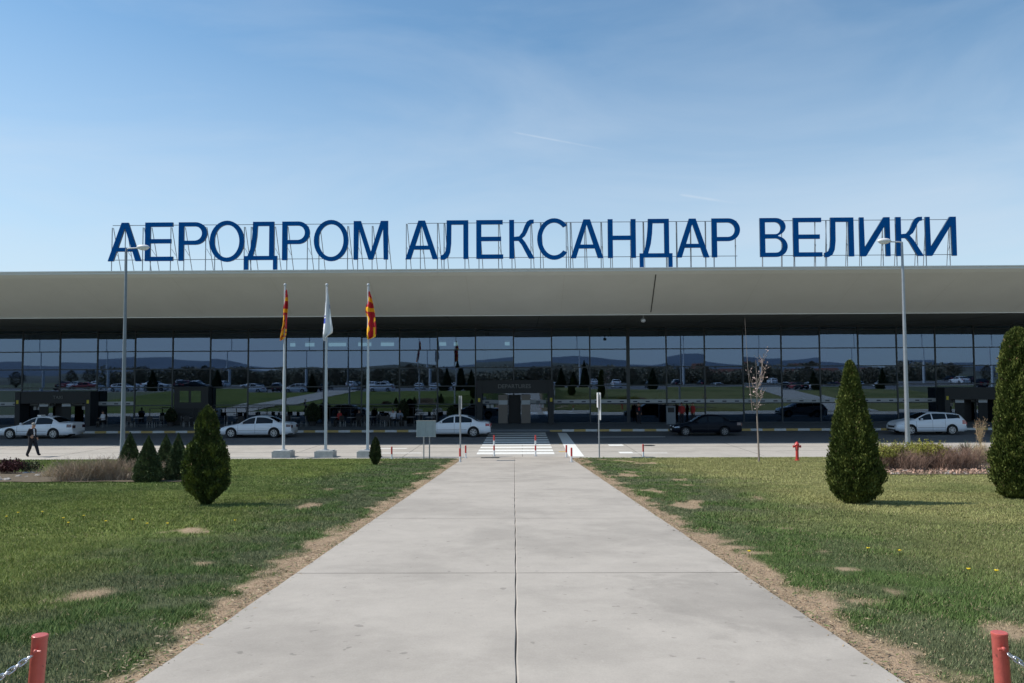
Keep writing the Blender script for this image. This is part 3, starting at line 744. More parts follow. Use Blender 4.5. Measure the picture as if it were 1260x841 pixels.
for wi, (_, _, word) in enumerate(WORDS):
    xw0 = onY(word[0][1], 300, LY).x; xw1 = onY(word[-1][2], 300, LY).x
    t = thing('rooftop_sign', lab[wi], 'sign', ((xw0 + xw1) / 2, LY, TOPZ))
    ox = t.location.x
    def loc(mb): mb.v = [(x - ox, y - LY, z - TOPZ) for x, y, z in mb.v]; return mb
    for ch, a, b in word:
        xa, xb = onY(a, 300, LY).x, onY(b, 300, LY).x
        w, polys = GL[ch]; polys = thin(polys, .019); sx = (xb - xa) / w
        pts2 = [[Vector((xa + x * sx, LY, lz0 + z * CAP)) for x, z in p] for p in polys]
        flat = [v for p in pts2 for v in p]
        tris = tessellate_polygon([[Vector((v.x, v.z, 0)) for v in p] for p in pts2])
        mb = MB(); n = len(flat); D = .13
        fs = []
        for tr in tris:
            A, Bv, Cc = (flat[i] for i in tr); nrm = (Bv - A).cross(Cc - A)
            tr = tr if nrm.y < 0 else tr[::-1]
            fs.append(tuple(tr))
        mb.add(flat, fs)
        mb.mat(1).add([v + Vector((0, D, 0)) for v in flat], [f[::-1] for f in fs])
        k = 0
        for p in pts2:
            m = len(p); vs = p + [v + Vector((0, D, 0)) for v in p]
            area = sum(p[i].x * p[(i+1) % m].z - p[(i+1) % m].x * p[i].z for i in range(m))
            q = [(i, (i+1) % m, m + (i+1) % m, m + i) for i in range(m)]
            mb.mat(1).add(vs, q)
        lo = loc(mb).build('letter', [M['blue'], M['blue_side']], t)
        bm = bmesh.new(); bm.from_mesh(lo.data); bmesh.ops.remove_doubles(bm, verts=bm.verts, dist=1e-4); bmesh.ops.recalc_face_normals(bm, faces=bm.faces); bm.to_mesh(lo.data); bm.free()
        # lattice supports: front upright, raking back stay
        fx = {'А': (.02, .45, .95), 'М': (.08, .5, .94), 'О': (.1, .93), 'С': (.1, .93)}.get(ch, (.12, .86))
        for u in fx:
            x = xa + (xb - xa) * u + random.uniform(-.05, .05)
            s = MB(); h = lz0 + CAP * (.95 if wi else .9)
            s.cyl((x, LY + .37, TOPZ), (x, LY + .37, h), .03, n=5)
            s.cyl((x + .22, LY + 1.2, TOPZ), (x + .05, LY + .42, h), .024, n=5)
            s.cyl((x, LY + .39, TOPZ + .1), (x + .2, LY + 1.15, TOPZ + .12), .016, n=5)
            s.cyl((x + .05, LY + .39, lz0 + .8), (x + .14, LY + .8, TOPZ + 1.2), .014, n=5)
            loc(s).build('support', M['metal_grey'], t)
    for zz in (lz0 + .12, lz0 + CAP * .955):
        s = MB(); s.box(xw0 + .1, xw1 - .1, LY + .33, LY + .365, zz - .018, zz + .018); loc(s).build('rail', M['metal_grey'], t)

# ------------------------------------------------------------------ cars
def interp(pts, x):
    if x <= pts[0][0]: return pts[0][1]
    for (a, za), (b, zb) in zip(pts, pts[1:]):
        if x <= b: 
            t = (x - a) / (b - a); return za + (zb - za) * t
    return pts[-1][1]
def smooth_prof(pts):
    # Catmull-Rom resample
    res = []
    P = [pts[0]] + list(pts) + [pts[-1]]
    for i in range(1, len(P) - 2):
        for k in range(6):
            t = k / 6
            x = P[i][0] + (P[i+1][0] - P[i][0]) * t
            m0 = (P[i+1][1] - P[i-1][1]) / max(1e-3, P[i+1][0] - P[i-1][0]) * (P[i+1][0] - P[i][0])
            m1 = (P[i+2][1] - P[i][1]) / max(1e-3, P[i+2][0] - P[i][0]) * (P[i+1][0] - P[i][0])
            h = (2*t**3-3*t**2+1)*P[i][1] + (t**3-2*t**2+t)*m0 + (-2*t**3+3*t**2)*P[i+1][1] + (t**3-t**2)*m1
            res.append((x, h))
    res.append(pts[-1]); return res
CARS = {
 'sedan': dict(L=4.85, W=.91, wr=.33, wx=(.86, 3.72), top=[(0,.46),(.05,.66),(.25,.76),(.7,.85),(1.3,.965),(1.62,1.15),(1.98,1.34),(2.3,1.425),(2.7,1.455),(3.1,1.43),(3.5,1.31),(3.85,1.13),(4.05,1.04),(4.45,1.015),(4.74,.97),(4.83,.80),(4.85,.5)],
   belt=[(0,.6),(.8,.82),(1.4,.90),(3,.94),(4,.95),(4.85,.9)], sw=[(1.50,2.42),(2.50,3.62)], ws=(1.34,2.06), rw=(3.36,3.98)),
 'old': dict(L=4.75, W=.87, wr=.32, wx=(.84, 3.60), top=[(0,.48),(.05,.66),(.4,.74),(1.3,.90),(1.65,1.08),(2.05,1.30),(2.35,1.385),(2.8,1.42),(3.2,1.39),(3.5,1.28),(3.85,1.08),(4.0,1.03),(4.4,1.02),(4.68,1.0),(4.74,.85),(4.75,.5)],
   belt=[(0,.6),(.8,.78),(1.4,.86),(3,.90),(4,.92),(4.75,.92)], sw=[(1.48,2.38),(2.46,3.50)], ws=(1.36,2.10), rw=(3.38,3.92)),
 'dark': dict(L=4.6, W=.86, wr=.31, wx=(.82, 3.42), top=[(0,.48),(.05,.64),(.4,.73),(1.25,.90),(1.6,1.09),(1.95,1.30),(2.25,1.38),(2.7,1.41),(3.1,1.38),(3.4,1.27),(3.75,1.07),(3.9,1.01),(4.2,1.0),(4.5,.97),(4.58,.8),(4.6,.5)],
   belt=[(0,.6),(.8,.78),(1.4,.86),(3,.90),(4,.92),(4.6,.9)], sw=[(1.42,2.28),(2.36,3.36)], ws=(1.30,2.0), rw=(3.3,3.82)),
 'wagon': dict(L=4.6, W=.90, wr=.33, wx=(.88, 3.56), top=[(0,.52),(.06,.76),(.3,.90),(.8,.99),(1.15,1.05),(1.6,1.27),(2.0,1.44),(2.4,1.49),(3.0,1.485),(3.7,1.44),(4.15,1.36),(4.35,1.18),(4.5,.98),(4.58,.8),(4.6,.5)],
   belt=[(0,.62),(.8,.88),(1.4,.95),(3,1.03),(4,1.08),(4.6,.96)], sw=[(1.42,2.25),(2.33,3.20),(3.27,4.12)], ws=(1.22,2.04), rw=(4.2,4.46)),
}
def make_car(kind, name, label, cat, paint, loc, group=None, simple=False, rz=0, tail='tail_lamp', rim='rim', scale=1.0, taxi=False):
    c = CARS[kind]; Lc, Wd, wr = c['L'], c['W'], c['wr']
    top = smooth_prof(c['top']); belt = c['belt']; ra = wr + .055
    def w(x):
        u = abs(x - Lc / 2) / (Lc / 2); return Wd * (1 - .17 * u ** 7 - .03 * u ** 2)
    def tz(x): return interp(top, x)
    def bz(x): return min(interp(belt, x), tz(x) - .03)
    def bot(x):
        b = .24 + (.06 if (x < .15 or x > Lc - .2) else 0)
        for xc in c['wx']:
            if abs(x - xc) < ra: b = max(b, wr + math.sqrt(ra * ra - (x - xc) ** 2))
        return b
    def yre(x):
        return w(x) - .03 - .07 * min(1, max(0, (tz(x) - bz(x)) / .1)) - .42 * max(0, tz(x) - bz(x) - .1)
    def sec(x):
        W_, B_, T_, bt = w(x), bz(x), tz(x), bot(x)
        z3 = max(min(.46, B_ - .1), bt + .02); z4 = max(min(.66, B_ - .04), z3 + .02); B_ = max(B_, z4 + .01)
        return [(0,.22),(W_-.32,.22),(W_-.30,bt),(W_-.015,bt),(W_,z3),(W_,z4),(W_-.03,B_),(yre(x), max(T_-.035,B_+.004)),(yre(x)*.55, T_),(0, T_+.012)]
    def side_y(x, z):
        s = sec(x)
        for (ya, za), (yb, zb) in zip(s[3:8], s[4:8]):
            if z <= zb: return ya + (yb - ya) * max(0, (z - za)) / max(1e-4, zb - za)
        return s[7][0]
    def top_z(x, y):
        s = sec(x)[7:]; y = abs(y)
        for (ya, za), (yb, zb) in zip(s, s[1:]):
            if y >= yb: return zb + (za - zb) * (y - yb) / max(1e-4, ya - yb)
        return s[-1][1]
    xs = sorted(set([0, .02, .05, .1] + [i * Lc / 56 for i in range(1, 56)] + [Lc - .1, Lc - .04, Lc] + [xc + s * ra * f for xc in c['wx'] for s in (-1, 1) for f in (.2, .4, .6, .75, .88, .96, .999, 1.01)]))
    mb = MB(); secs = [sec(x) for x in xs]
    for s in (-1, 1):
        for j in range(9):
            mb.mat(1 if j < 3 else 0)
            rows = [[(x, s * q[j][0], q[j][1]), (x, s * q[j+1][0], q[j+1][1])] for x, q in zip(xs, secs)]
            mb.grid(rows if s < 0 else [r[::-1] for r in rows])
    mb.mat(0)
    for xe, q in ((xs[0], secs[0]), (xs[-1], secs[-1])):
        ring = [(xe, -y, z) for y, z in q] + [(xe, y, z) for y, z in q[1:-1][::-1]]
        mb.add(ring, [tuple(range(len(ring)))])
    def shift(m): m.v = [((x - Lc / 2) * scale, y * scale, z * scale) for x, y, z in m.v]; return m
    if simple: root = None
    else: root = thing(name, label, cat, loc, rz, group)
    coll = []
    def fin(nm, m, mats, smooth=None, par=None):
        shift(m)
        if simple: coll.append((m, mats)); return None
        return m.build(nm, mats, par or root, smooth=smooth)
    mats_b = [paint, M['plastic']]
    # body
    o = fin('body', mb, mats_b, 28)
    if o:
        bm = bmesh.new(); bm.from_mesh(o.data); bmesh.ops.remove_doubles(bm, verts=bm.verts, dist=1e-4); bmesh.ops.recalc_face_normals(bm, faces=bm.faces); bm.to_mesh(o.data); bm.free()
    # side windows
    for s in (-1, 1):
        for (x0, x1) in c['sw']:
            m = MB(); n = 12; rows = []
            for i in range(n + 1):
                x = x0 + (x1 - x0) * i / n; lo = bz(x) + .03; hi = max(lo + .004, tz(x) - .085)
                rows.append([(x, s * (side_y(x, lo + (hi - lo) * k / 3) + .006), lo + (hi - lo) * k / 3) for k in range(4)])
            m.grid(rows if s < 0 else [r[::-1] for r in rows]); fin('side_window', m, M['car_glass'], 60)
    for nm, (x0, x1) in (('windscreen', c['ws']), ('rear_window', c['rw'])):
        m = MB(); rows = []
        for i in range(9):
            x = x0 + (x1 - x0) * i / 8; yy = yre(x) - .045
            rows.append([(x, yy * k / 4, top_z(x, yy * k / 4) + .008) for k in range(-4, 5)])
        m.grid([r[::-1] for r in rows]); fin(nm, m, M['car_glass'], 60)
    # lights
    for s in (-1, 1):
        m = MB(); rows = []
        for i in range(6):
            x = .02 + .38 * i / 5; lo = .56 + .03 * i / 5; hi = min(bz(x) - .01, .72 + .02 * i)
            rows.append([(x, s * (side_y(x, lo) + .008), lo), (x, s * (side_y(x, max(hi, lo + .01)) + .008), max(hi, lo + .01))])
        m.grid(rows if s < 0 else [r[::-1] for r in rows]); m.ell((.055, s * (w(0.05) - .26), .62), (.06, .17, .075), 10, 6)
        fin('headlight', m, M['head_lamp'], 60)
        m = MB(); rows = []
        for i in range(5):
            x = Lc - .34 + .34 * i / 5; lo = .72; hi = min(.92 + (.06 if kind == 'wagon' else 0), bz(x) - .01)
            rows.append([(x, s * (side_y(x, lo) + .008), lo), (x, s * (side_y(x, hi) + .008), hi)])
        m.grid(rows if s < 0 else [r[::-1] for r in rows]); ya, yb = s * (w(Lc) - .30), s * (w(Lc) + .0)
        m.box(Lc - .06, Lc + .012, min(ya, yb), max(ya, yb), .66, .84)
        fin('tail_light', m, M[tail], 60)
    # trims
    m = MB()
    m.box(-.012, .03, -.42, .42, .48, .60); m.box(-.015, .03, -.6, .6, .27, .36); fin('grille', m, M['plastic'])
    for xe, d in ((-.02, -1), (Lc + .005, 1)):
        m = MB(); m.box(xe, xe + .012, -.26, .26, .37 if d < 0 else .60, .46 if d < 0 else .70); fin('number_plate', m, M['plate'])
    m = MB()
    xsd = [c['sw'][0][0] - .18, (c['sw'][0][1] + c['sw'][1][0]) / 2, c['sw'][1][1] - .08]
    for s in (-1, 1):
        for xd in xsd:
            rows = [[(xd - .006, s * (side_y(xd, z) + .003), z), (xd + .006, s * (side_y(xd, z) + .003), z)] for z in np.linspace(max(.3, bot(xd) + .02), bz(xd), 7)]
            m.grid(rows if s > 0 else [r[::-1] for r in rows])
        rows = [[(x, s * (side_y(x, .5) + .004), .485), (x, s * (side_y(x, .5) + .004), .505)] for x in np.linspace(c['wx'][0] + ra + .05, c['wx'][1] - ra - .05, 12)]
        m.grid(rows if s < 0 else [r[::-1] for r in rows])
    fin('door_seams', m, M['plastic'])
    if not simple:
        for s in (-1, 1):
            for xh in (xsd[1] - .22, xsd[2] - .16):
                m = MB(); y = side_y(xh, .84); m.box(xh - .08, xh + .08, min(s*(y-.01), s*(y+.03)), max(s*(y-.01), s*(y+.03)), .82, .85); fin('door_handle', m, paint)
            m = MB(); xm = c['sw'][0][0] + .12; m.ell((xm, s * (w(xm) + .08), bz(xm) + .10), (.07, .11, .075), 10, 6); m.cyl((xm, s * (w(xm) - .06), bz(xm) + .05), (xm, s * (w(xm) + .05), bz(xm) + .09), .03, n=6); fin('wing_mirror', m, paint, 60)
    # wheels
    for xc in c['wx']:
        for s in (-1, 1):
            yo = s * (w(xc) - .02); yi = s * (w(xc) - .23)
            lo_, hi_ = min(yo, yi), max(yo, yi)
            wh = None if simple else sub('wheel', root, ((xc - Lc / 2) * scale, 0, wr * scale))
            def fw(nm, m, mt, sm=40):
                if simple: m.v = [(x + xc, y, z + wr) for x, y, z in m.v]; fin(nm, m, mt)
                else:
                    m.v = [(x * scale, y * scale, z * scale) for x, y, z in m.v]; m.build(nm, mt, wh, smooth=sm)
            m = MB(); m.lathe([(wr*.6, lo_+.02),(wr*.93, lo_),(wr, lo_+.03),(wr, hi_-.03),(wr*.93, hi_),(wr*.6, hi_-.02)], n=28, axis='Y'); fw('tyre', m, M['tyre'])
            m = MB(); ys_ = yo + s * .004
            m.lathe([(wr*.66, min(ys_, ys_ - s*.05)), (wr*.66, max(ys_, ys_ - s*.05))], n=24, axis='Y')
            m2 = MB()
            m2.v, m2.f, m2.m = m.v, m.f, [1] * len(m.f); m2.k = 0
            for k in range(7):
                a = 2 * math.pi * k / 7; ca, sa = math.cos(a), math.sin(a); r0, r1 = wr*.10, wr*.66; h = .032
                y0_, y1_ = ys_ + s * .001, ys_ + s * .018
                pts = [(ca*r - sa*t, y, sa*r + ca*t) for y in (y0_, y1_) for r, t in ((r0,-h*.7),(r0,h*.7),(r1,h),(r1,-h))]
                m2.add(pts, [(0,1,2,3),(7,6,5,4),(0,4,5,1),(1,5,6,2),(2,6,7,3),(3,7,4,0)])
            m2.lathe([(wr*.66, ys_ - .001), (wr*.66, ys_ + s*.016), (wr*.58, ys_ + s*.016), (wr*.58, ys_ - .001)] if s > 0 else [(wr*.58, ys_+.001),(wr*.58, ys_-.016),(wr*.66, ys_-.016),(wr*.66, ys_+.001)], n=24, axis='Y')
            m2.lathe([(wr*.16, min(ys_, ys_ + s*.02)), (wr*.16, max(ys_, ys_ + s*.02))], n=12, axis='Y')
            fw('rim', m2, [M[rim], M['plastic']])
    if taxi:
        m = MB(); zt = tz(2.35) ; m.box(2.2, 2.42, -.24, .24, zt + .005, zt + .10); fin('roof_lamp', m, M['white'])
    if kind in ('sedan', 'wagon') and not simple:
        m = MB(); xa_ = 3.1; m.cyl((xa_, 0, tz(xa_)), (xa_ + .06, 0, tz(xa_) + .10), .012, n=6); fin('aerial', m, M['plastic'])
    if simple:
        allm = []; big = MB()
        for m, mats in coll:
            mats = mats if isinstance(mats, (list, tuple)) else [mats]
            idx = []
            for q in mats:
                if q not in allm: allm.append(q)
                idx.append(allm.index(q))
            o_ = len(big.v); big.v += m.v; big.f += [tuple(i + o_ for i in f) for f in m.f]; big.m += [idx[k] for k in m.m]
        return big.build(name, allm, None, loc=loc)
    return root
def carpos(x0, x1, py, Lc):
    p = onZ((x0 + x1) / 2, py, 0); return p
def place_car(kind, x0, x1, py, **k):
    p = onZ((x0 + x1) / 2, py, 0); c = CARS[kind]
    a = onY(x0, py, p.y + .0); b = onY(x1, py, p.y + .0)
    sc = (b.x - a.x) / c['L']
    return make_car(kind, loc=((a.x + b.x) / 2, p.y + c['W'] * sc, -.004), scale=sc, **k)
place_car('old', -5, 87, 540.6, name='parked_car', label='white older saloon taxi with a small roof lamp, behind the walking man', cat='car', paint=M['car_white'], tail='tail_dark', taxi=True)
place_car('sedan', 268, 357.5, 539.4, name='parked_car', label='white saloon standing behind the left flagpole with its nose beside the big shrub', cat='car', paint=M['car_silver'], tail='tail_dark')
place_car('sedan', 513, 603.5, 538.4, name='parked_car', label='white saloon with red tail light standing behind the sign board before the entrance', cat='car', paint=M['car_white'])
place_car('dark', 829, 914, 537.0, name='parked_car', label='dark blue saloon standing at the kerb behind the bare sapling', cat='car', paint=M['car_dark'], tail='tail_dark', rim='rim_dark')
place_car('wagon', 1105, 1192, 535.8, name='parked_car', label='white estate car standing behind the right lamp post', cat='car', paint=M['car_silver'])

# ------------------------------------------------------------------ poles, flags, lamps, bollards
def post_at(px, py, name, label, cat, group=None):
    p = ground(px, py); p.z = gz(0, p.y); return thing(name, label, cat, tuple(p), 0, group), p
FL = [(348.7, 566, 352, 'left', 'a'), (400.6, 566, 352, 'middle', 'w'), (452.3, 566, 352, 'right', 'b')]
for (px, py, ty, which, fk) in FL:
    p = onZ(px, 562.5, 0)
    t = thing('flagpole', {'left': 'tall pale flagpole on a concrete block, nearest the big shrub on the left', 'middle': 'tall pale flagpole on a concrete block carrying the white flag', 'right': 'tall pale flagpole on a concrete block, nearest the path'}[which], 'flagpole', (p.x, p.y, 0), 0, 'flagpoles in front of the terminal')
    mb = MB(); mb.box(-.46, .46, -.42, .42, -.05, .30); mb.box(-.40, .40, -.36, .36, .30, .34)
    mb.build('base_block', M['block'], t)
    topz = onY(px + 1.5, ty, p.y).z
    mb = MB(); mb.lathe([(.16,.34),(.16,.37),(.075,.38),(.070,4.35),(.054,4.5),(.046,topz-.02),(.0,topz)], n=14); mb.build('pole', M['pole_white'], t, smooth=40)
    mb = MB(); mb.ell((0,0,topz+.05), (.075,.075,.075), 10, 6); mb.build('finial', M['pole_white'], t, smooth=60)
    mb = MB(); mb.cyl((.07,-.07,1.2),(.06,-.06,topz-.1), .006, n=4); mb.build('halyard', M['white'], t)
    # flag : own outline with folds
    S = p.y / F
    # outline in pixels relative to the pole: t, left, right
    if fk == 'a': outl = [(357,2,3.2),(364,.6,5),(370,-.3,5.3),(380,-1.6,5.3),(392,-1.8,4.6),(400,-2.6,4.0),(410,-4,3),(415,-4.6,2),(419.5,-5.2,-3)]
    elif fk == 'b': outl = [(359,1,2.4),(366,-.4,5),(374,-1.6,7),(380,-3.5,8),(384,-3.2,9),(392,-1.4,10),(400,-1.2,10.6),(410,-1.4,10.4),(415,-1.2,9.6),(418,-.6,2)]
    else: outl = [(354,.5,1.8),(364,-.4,3.5),(376,-1.6,5.0),(388,-2.6,6.3),(396,-3.4,7.6),(406,-4,8.7),(410,-4,8.2),(413,-4,3.4),(416,-4,-.8),(420,-3,-.5)]
    f = MB(); NU, NV = 14, 40; rows = []
    for j in range(NV + 1):
        yy = outl[0][0] + (outl[-1][0] - outl[0][0]) * j / NV
        l = interp([(o[0], o[1]) for o in outl], yy); r = interp([(o[0], o[2]) for o in outl], yy)
        z = onY(px, yy, p.y).z
        row = []
        for i in range(NU + 1):
            u = i / NU; wd = (r - l) * S
            xx = (l + (r - l) * u) * S
            dep = -.10 + math.sin(u * 3.2 * math.pi + j * .07) * .10 * (.35 + .65 * min(1, wd / .3)) + .03 * math.sin(j * .3 + u * 4)
            row.append((xx, dep, z))
        rows.append(row)
    for j in range(NV):
        yy = outl[0][0] + (outl[-1][0] - outl[0][0]) * (j + .5) / NV
        for i in range(NU):
            u = (i + .5) / NU
            k = 0
            if fk == 'a':
                if 368 < yy + 2 * u < 372.5 or 380 < yy < 384.6: k = 1
                if yy > 388 and u < .35 + .5 * (yy - 388) / 32: k = 1
                if yy > 394 and (u * 3 + yy * .16) % 1.6 < .45: k = 0
                if 403 < yy < 418 and u > .8: k = 1 if (int(yy) % 5) < 3 else 0
            elif fk == 'b':
                if 366 < yy - 5 * u + 2 < 371.5 or (378 < yy - 2 * u < 383): k = 1
                if yy > 385 and u < .26 + .1 * math.sin(yy * .5): k = 1
                if 391 < yy - 4 * (1 - u) < 396 and u > .72: k = 1
                if yy > 403 and .66 < u - (yy - 403) * .004 < .93: k = 1
            else:
                if 389 < yy < 399 and u < .30 and (int(yy) % 4) < 3: k = 1
                if 375 < yy < 380 and u > .85: k = 1
            f.mat(k); f.add([rows[j][i], rows[j][i+1], rows[j+1][i+1], rows[j+1][i]], [(0,3,2,1)])
    mats = [M['flag_white'], M['flag_blue']] if fk == 'w' else [M['flag_red'], M['flag_yellow']]
    fo = f.build('flag', mats, None, loc=(p.x, p.y, 0))
    bm = bmesh.new(); bm.from_mesh(fo.data); bmesh.ops.remove_doubles(bm, verts=bm.verts, dist=1e-5); bm.to_mesh(fo.data); bm.free()
    fo.data.polygons.foreach_set('use_smooth', [True] * len(fo.data.polygons))
    fo.parent = t; fo.location = (0, 0, 0)
    tag(fo, {'a': 'limp red flag with yellow rays, lower part mostly yellow', 'b': 'limp red flag with yellow rays, mostly red', 'w': 'limp white flag with a small blue emblem'}[fk])

def lamp_post(px, py, topx, topy, arm, label):
    p = onZ(px, py, 0)
    t = thing('street_lamp', label, 'street lamp', (p.x, p.y, 0))
    tp = onY(topx, topy, p.y); h = tp.z; dx = tp.x - p.x - (topx - px) * 0
    dx = 0
    mb = MB(); mb.lathe([(.22,0),(.22,.02),(.125,.03),(.12,.9),(.112,1.0),(.055,h-.3),(.05,h)], n=14); mb.build('pole', M['pole_grey'] if arm > 0 else M['metal_grey'], t, smooth=40)
    mb = MB(); mb.tube([(0,0,h-.04),(arm*.12,0,h+.0),(arm*.62,0,h+.02)], .035, 8); mb.build('arm', M['pole_white'], t, smooth=50)
    mb = MB(); mb.ell((arm*.86,0,h+.06),(.34,.17,.13),14,8); mb.mat(1).ell((arm*.88,0,h-.005),(.26,.14,.10),14,8); mb.build('lamp_head', [M['white'], M['car_silver']], t, smooth=60)
lamp_post(150.5, 563.2, 155.6, 306, 1, 'tall grey lamp post behind the small conical shrubs, arm pointing right')
lamp_post(1117.5, 563, 1106, 298, -1, 'tall pale lamp post behind the twiggy right hand bed, arm pointing left')

BOL = [(482,565,550.5,0,'short red and white bollard by the small dark shrub at the lawn edge'),
       (566,569.3,552.5,0,'short red and white bollard standing against the left edge-on sign post'),
       (573,564.5,549,0,'short red and white bollard just right of the left edge-on sign post'),
       (608,561.5,536.3,1,'tall red and white banded bollard at the left side of the zebra crossing'),
       (659,561.5,536.3,1,'tall red and white banded bollard in the middle of the zebra crossing'),
       (697,563.5,548.5,0,'short red and white bollard on the yellow marks right of the crossing'),
       (703.3,569.5,551.8,0,'short red and white bollard at the far right corner of the path'),
       (791.5,562.3,547.5,0,'short red and white bollard alone at the edge of the right lawn')]
for px, py, ty, tall, lb in BOL:
    p = ground(px, py); z0 = gz(0, p.y) + (.02 if pl(p.y) < p.x < pr(p.y) and p.y < Y0 else 0); h = onY(px, ty, p.y).z - z0
    t = thing('bollard', lb, 'bollard', (p.x, p.y, z0), 0, 'red and white bollards at the forecourt')
    r = .042
    bands = [(0,.28,0),(.28,.52,1),(.52,.76,0),(.76,1,1)] if tall else [(0,.42,0),(.42,1,1)]
    if px == 482: bands = [(0,.40,0),(.40,1,1)]
    mb = MB()
    for a, b, k in bands: mb.mat(1 - k).cyl((0,0,a*h),(0,0,b*h - .001), r, n=14)
    mb.mat(0).lathe([(r,h),(r*.8,h+.02),(.01,h+.03)], n=14)
    mb.build('post', [M['red'], M['white']], t, smooth=40)
    mb = MB(); mb.lathe([(.10,0),(.10,.012),(r+.002,.016)], n=14); mb.build('base_plate', M['metal_grey'], t, smooth=40)
# edge-on sign posts
for px, py, ty, lb, k in ((566.6,567.5,487.5,'thin pale post with an edge-on sign, standing at the left corner of the path',0),(737.5,563.2,483,'thin post with an edge-on white sign panel, standing at the right lawn edge',1)):
    t, p = post_at(px, py, 'sign_post', lb, 'sign post'); h = onY(px, ty, p.y).z - p.z
    mb = MB(); mb.cyl((0,0,-.05),(-.01,0,h), .035, n=10); mb.build('pole', M['metal_grey'], t, smooth=40)
    mb = MB()
    if k: 
        mb.box(.045,.075,-.32,.32,h-1.35,h-.02); mb.box(-.075,-.045,-.25,.25,h-.75,h-.02); mb.box(-.045,.045,-.03,.03,h-.35,h-.3); mb.box(-.045,.045,-.03,.03,h-1.1,h-1.05)
    else: mb.box(-.05,-.034,-.28,.28,h-.9,h); mb.box(.034,.05,-.28,.28,h-.6,h)
    mb.build('sign_panel', M['white'] if k else M['kerb_white'], t)
# sign board seen from behind
p = ground(525, 564.5)
t = thing('sign_board', 'grey ribbed back of a rectangular sign on two thin posts before the white saloon', 'sign', (p.x, p.y, gz(0,p.y)))
za, zb = onY(525, 538, p.y).z, onY(525, 518.8, p.y).z; xa, xb = onY(512.3, 528, p.y).x - p.x, onY(536.2, 528, p.y).x - p.x
mb = MB(); n = 8
mb.box(xa, xb, .02, .05, za, zb)
for i in range(n):
    a = xa + (xb - xa) * (i + .12) / n; b = xa + (xb - xa) * (i + .62) / n
    if i % 3 != 2: mb.box(a, b, -.008, .019, za + .01, zb - .01)
mb.build('panel', M['sign_back'], t)
mb = MB(); mb.box(xa-.015, xb+.015, -.012, .052, zb, zb + .02); mb.box(xa-.015, xb+.015, -.012, .052, za-.02, za); mb.build('frame', M['trim'], t)
for q in (521.2, 528.2):
    x = onY(q, 550, p.y).x - p.x; mb = MB(); mb.cyl((x, .09, -.05), (x, .09, zb - .1), .03, n=8); mb.build('post', M['twig_red'] if 0 else M['metal_grey'], t, smooth=40)
# hydrant
p = ground(981, 567); h = onY(981, 543.5, p.y).z - gz(0,p.y)
t = thing('fire_hydrant', 'red pillar fire hydrant at the edge of the right lawn', 'fire hydrant', (p.x, p.y, gz(0,p.y)))
mb = MB(); mb.lathe([(.13,0),(.13,.04),(.085,.05),(.08,h*.55),(.10,h*.58),(.10,h*.62),(.09,h*.66),(.10,h*.80),(.13,h*.82),(.13,h*.86),(.07,h*.95),(.03,h*.98),(.03,h),(.0,h)], n=16); mb.build('body', M['red'], t, smooth=35)
for s in (-1, 1):
    mb = MB(); mb.cyl((s*.07,0,h*.74),(s*.19,0,h*.74), .05, n=10); mb.cyl((s*.19,0,h*.74),(s*.22,0,h*.74), .062, n=8); mb.build('outlet', M['red'], t, smooth=35)
mb = MB(); mb.cyl((0,-.08,h*.72),(0,-.16,h*.72), .06, n=10); mb.build('outlet', M['red'], t, smooth=35)
t.scale = (.8, .8, 1)

# foreground posts with chains
def link(mb, c, d, twist, s=.022, r=.0042):
    d = d.normalized(); q = d.to_track_quat('X', 'Z') @ Matrix.Rotation(twist, 3, 'X').to_quaternion()
    pts = []
    for i in range(12):
        a = 2 * math.pi * i / 12; x = math.cos(a) * s * .55 + (s * .62 if math.cos(a) > 0 else -s * .62) * (1 if abs(math.cos(a)) > .1 else 0); y = math.sin(a) * s * .62
        pts.append(Vector(c) + q @ Vector((x, y, 0)))
    vs = []; n = 6
    for i in range(12):
        dd = (pts[(i+1) % 12] - pts[i-1]).normalized(); qq = dd.to_track_quat('Z', 'Y')
        for k in range(n): vs.append(pts[i] + qq @ Vector((r * math.cos(2*math.pi*k/n), r * math.sin(2*math.pi*k/n), 0)))
    mb.add(vs, [(i*n+k, i*n+(k+1)%n, ((i+1)%12)*n+(k+1)%n, ((i+1)%12)*n+k) for i in range(12) for k in range(n)])
def chain_post(px, ty, sx, label, lean):
    Yp = 4.45; tp = onY(px, ty, Yp); z0 = gz(0, Yp)
    h = tp.z - z0
    t = thing('chain_post', label, 'chain post', (tp.x - lean * h, Yp, z0), 0, 'red chain posts beside the path')
    mb = MB(); q = Vector((lean, 0, 1)).normalized().to_track_quat('Z', 'Y')
    mb.lathe([(.041,-.1),(.041,h-.02),(.043,h-.017),(.043,h-.003),(.039,h),(0,h)], n=24); mb.v = [tuple(q @ Vector(v)) for v in mb.v]
    mb.build('post', M['red_old'], t, smooth=35)
    mb = MB(); mb.ell((0,0,0),(.013,.013,.013),8,6); mb.cyl((0,0,0),(-sx*.03,0,0),.008,n=6); mb.v = [tuple(Vector(v) + q @ Vector((sx*.055,-.015,h-.075))) for v in mb.v]
    mb.build('chain_lug', M['red_old'], t, smooth=60)
    # next post further out, out of frame, and the sagging chain between them
    a = Vector(t.location) + q @ Vector((sx*.07,-.015,h-.085)); b = a + Vector((sx * 1.7, -.35, .04))
    return t, a, b, h
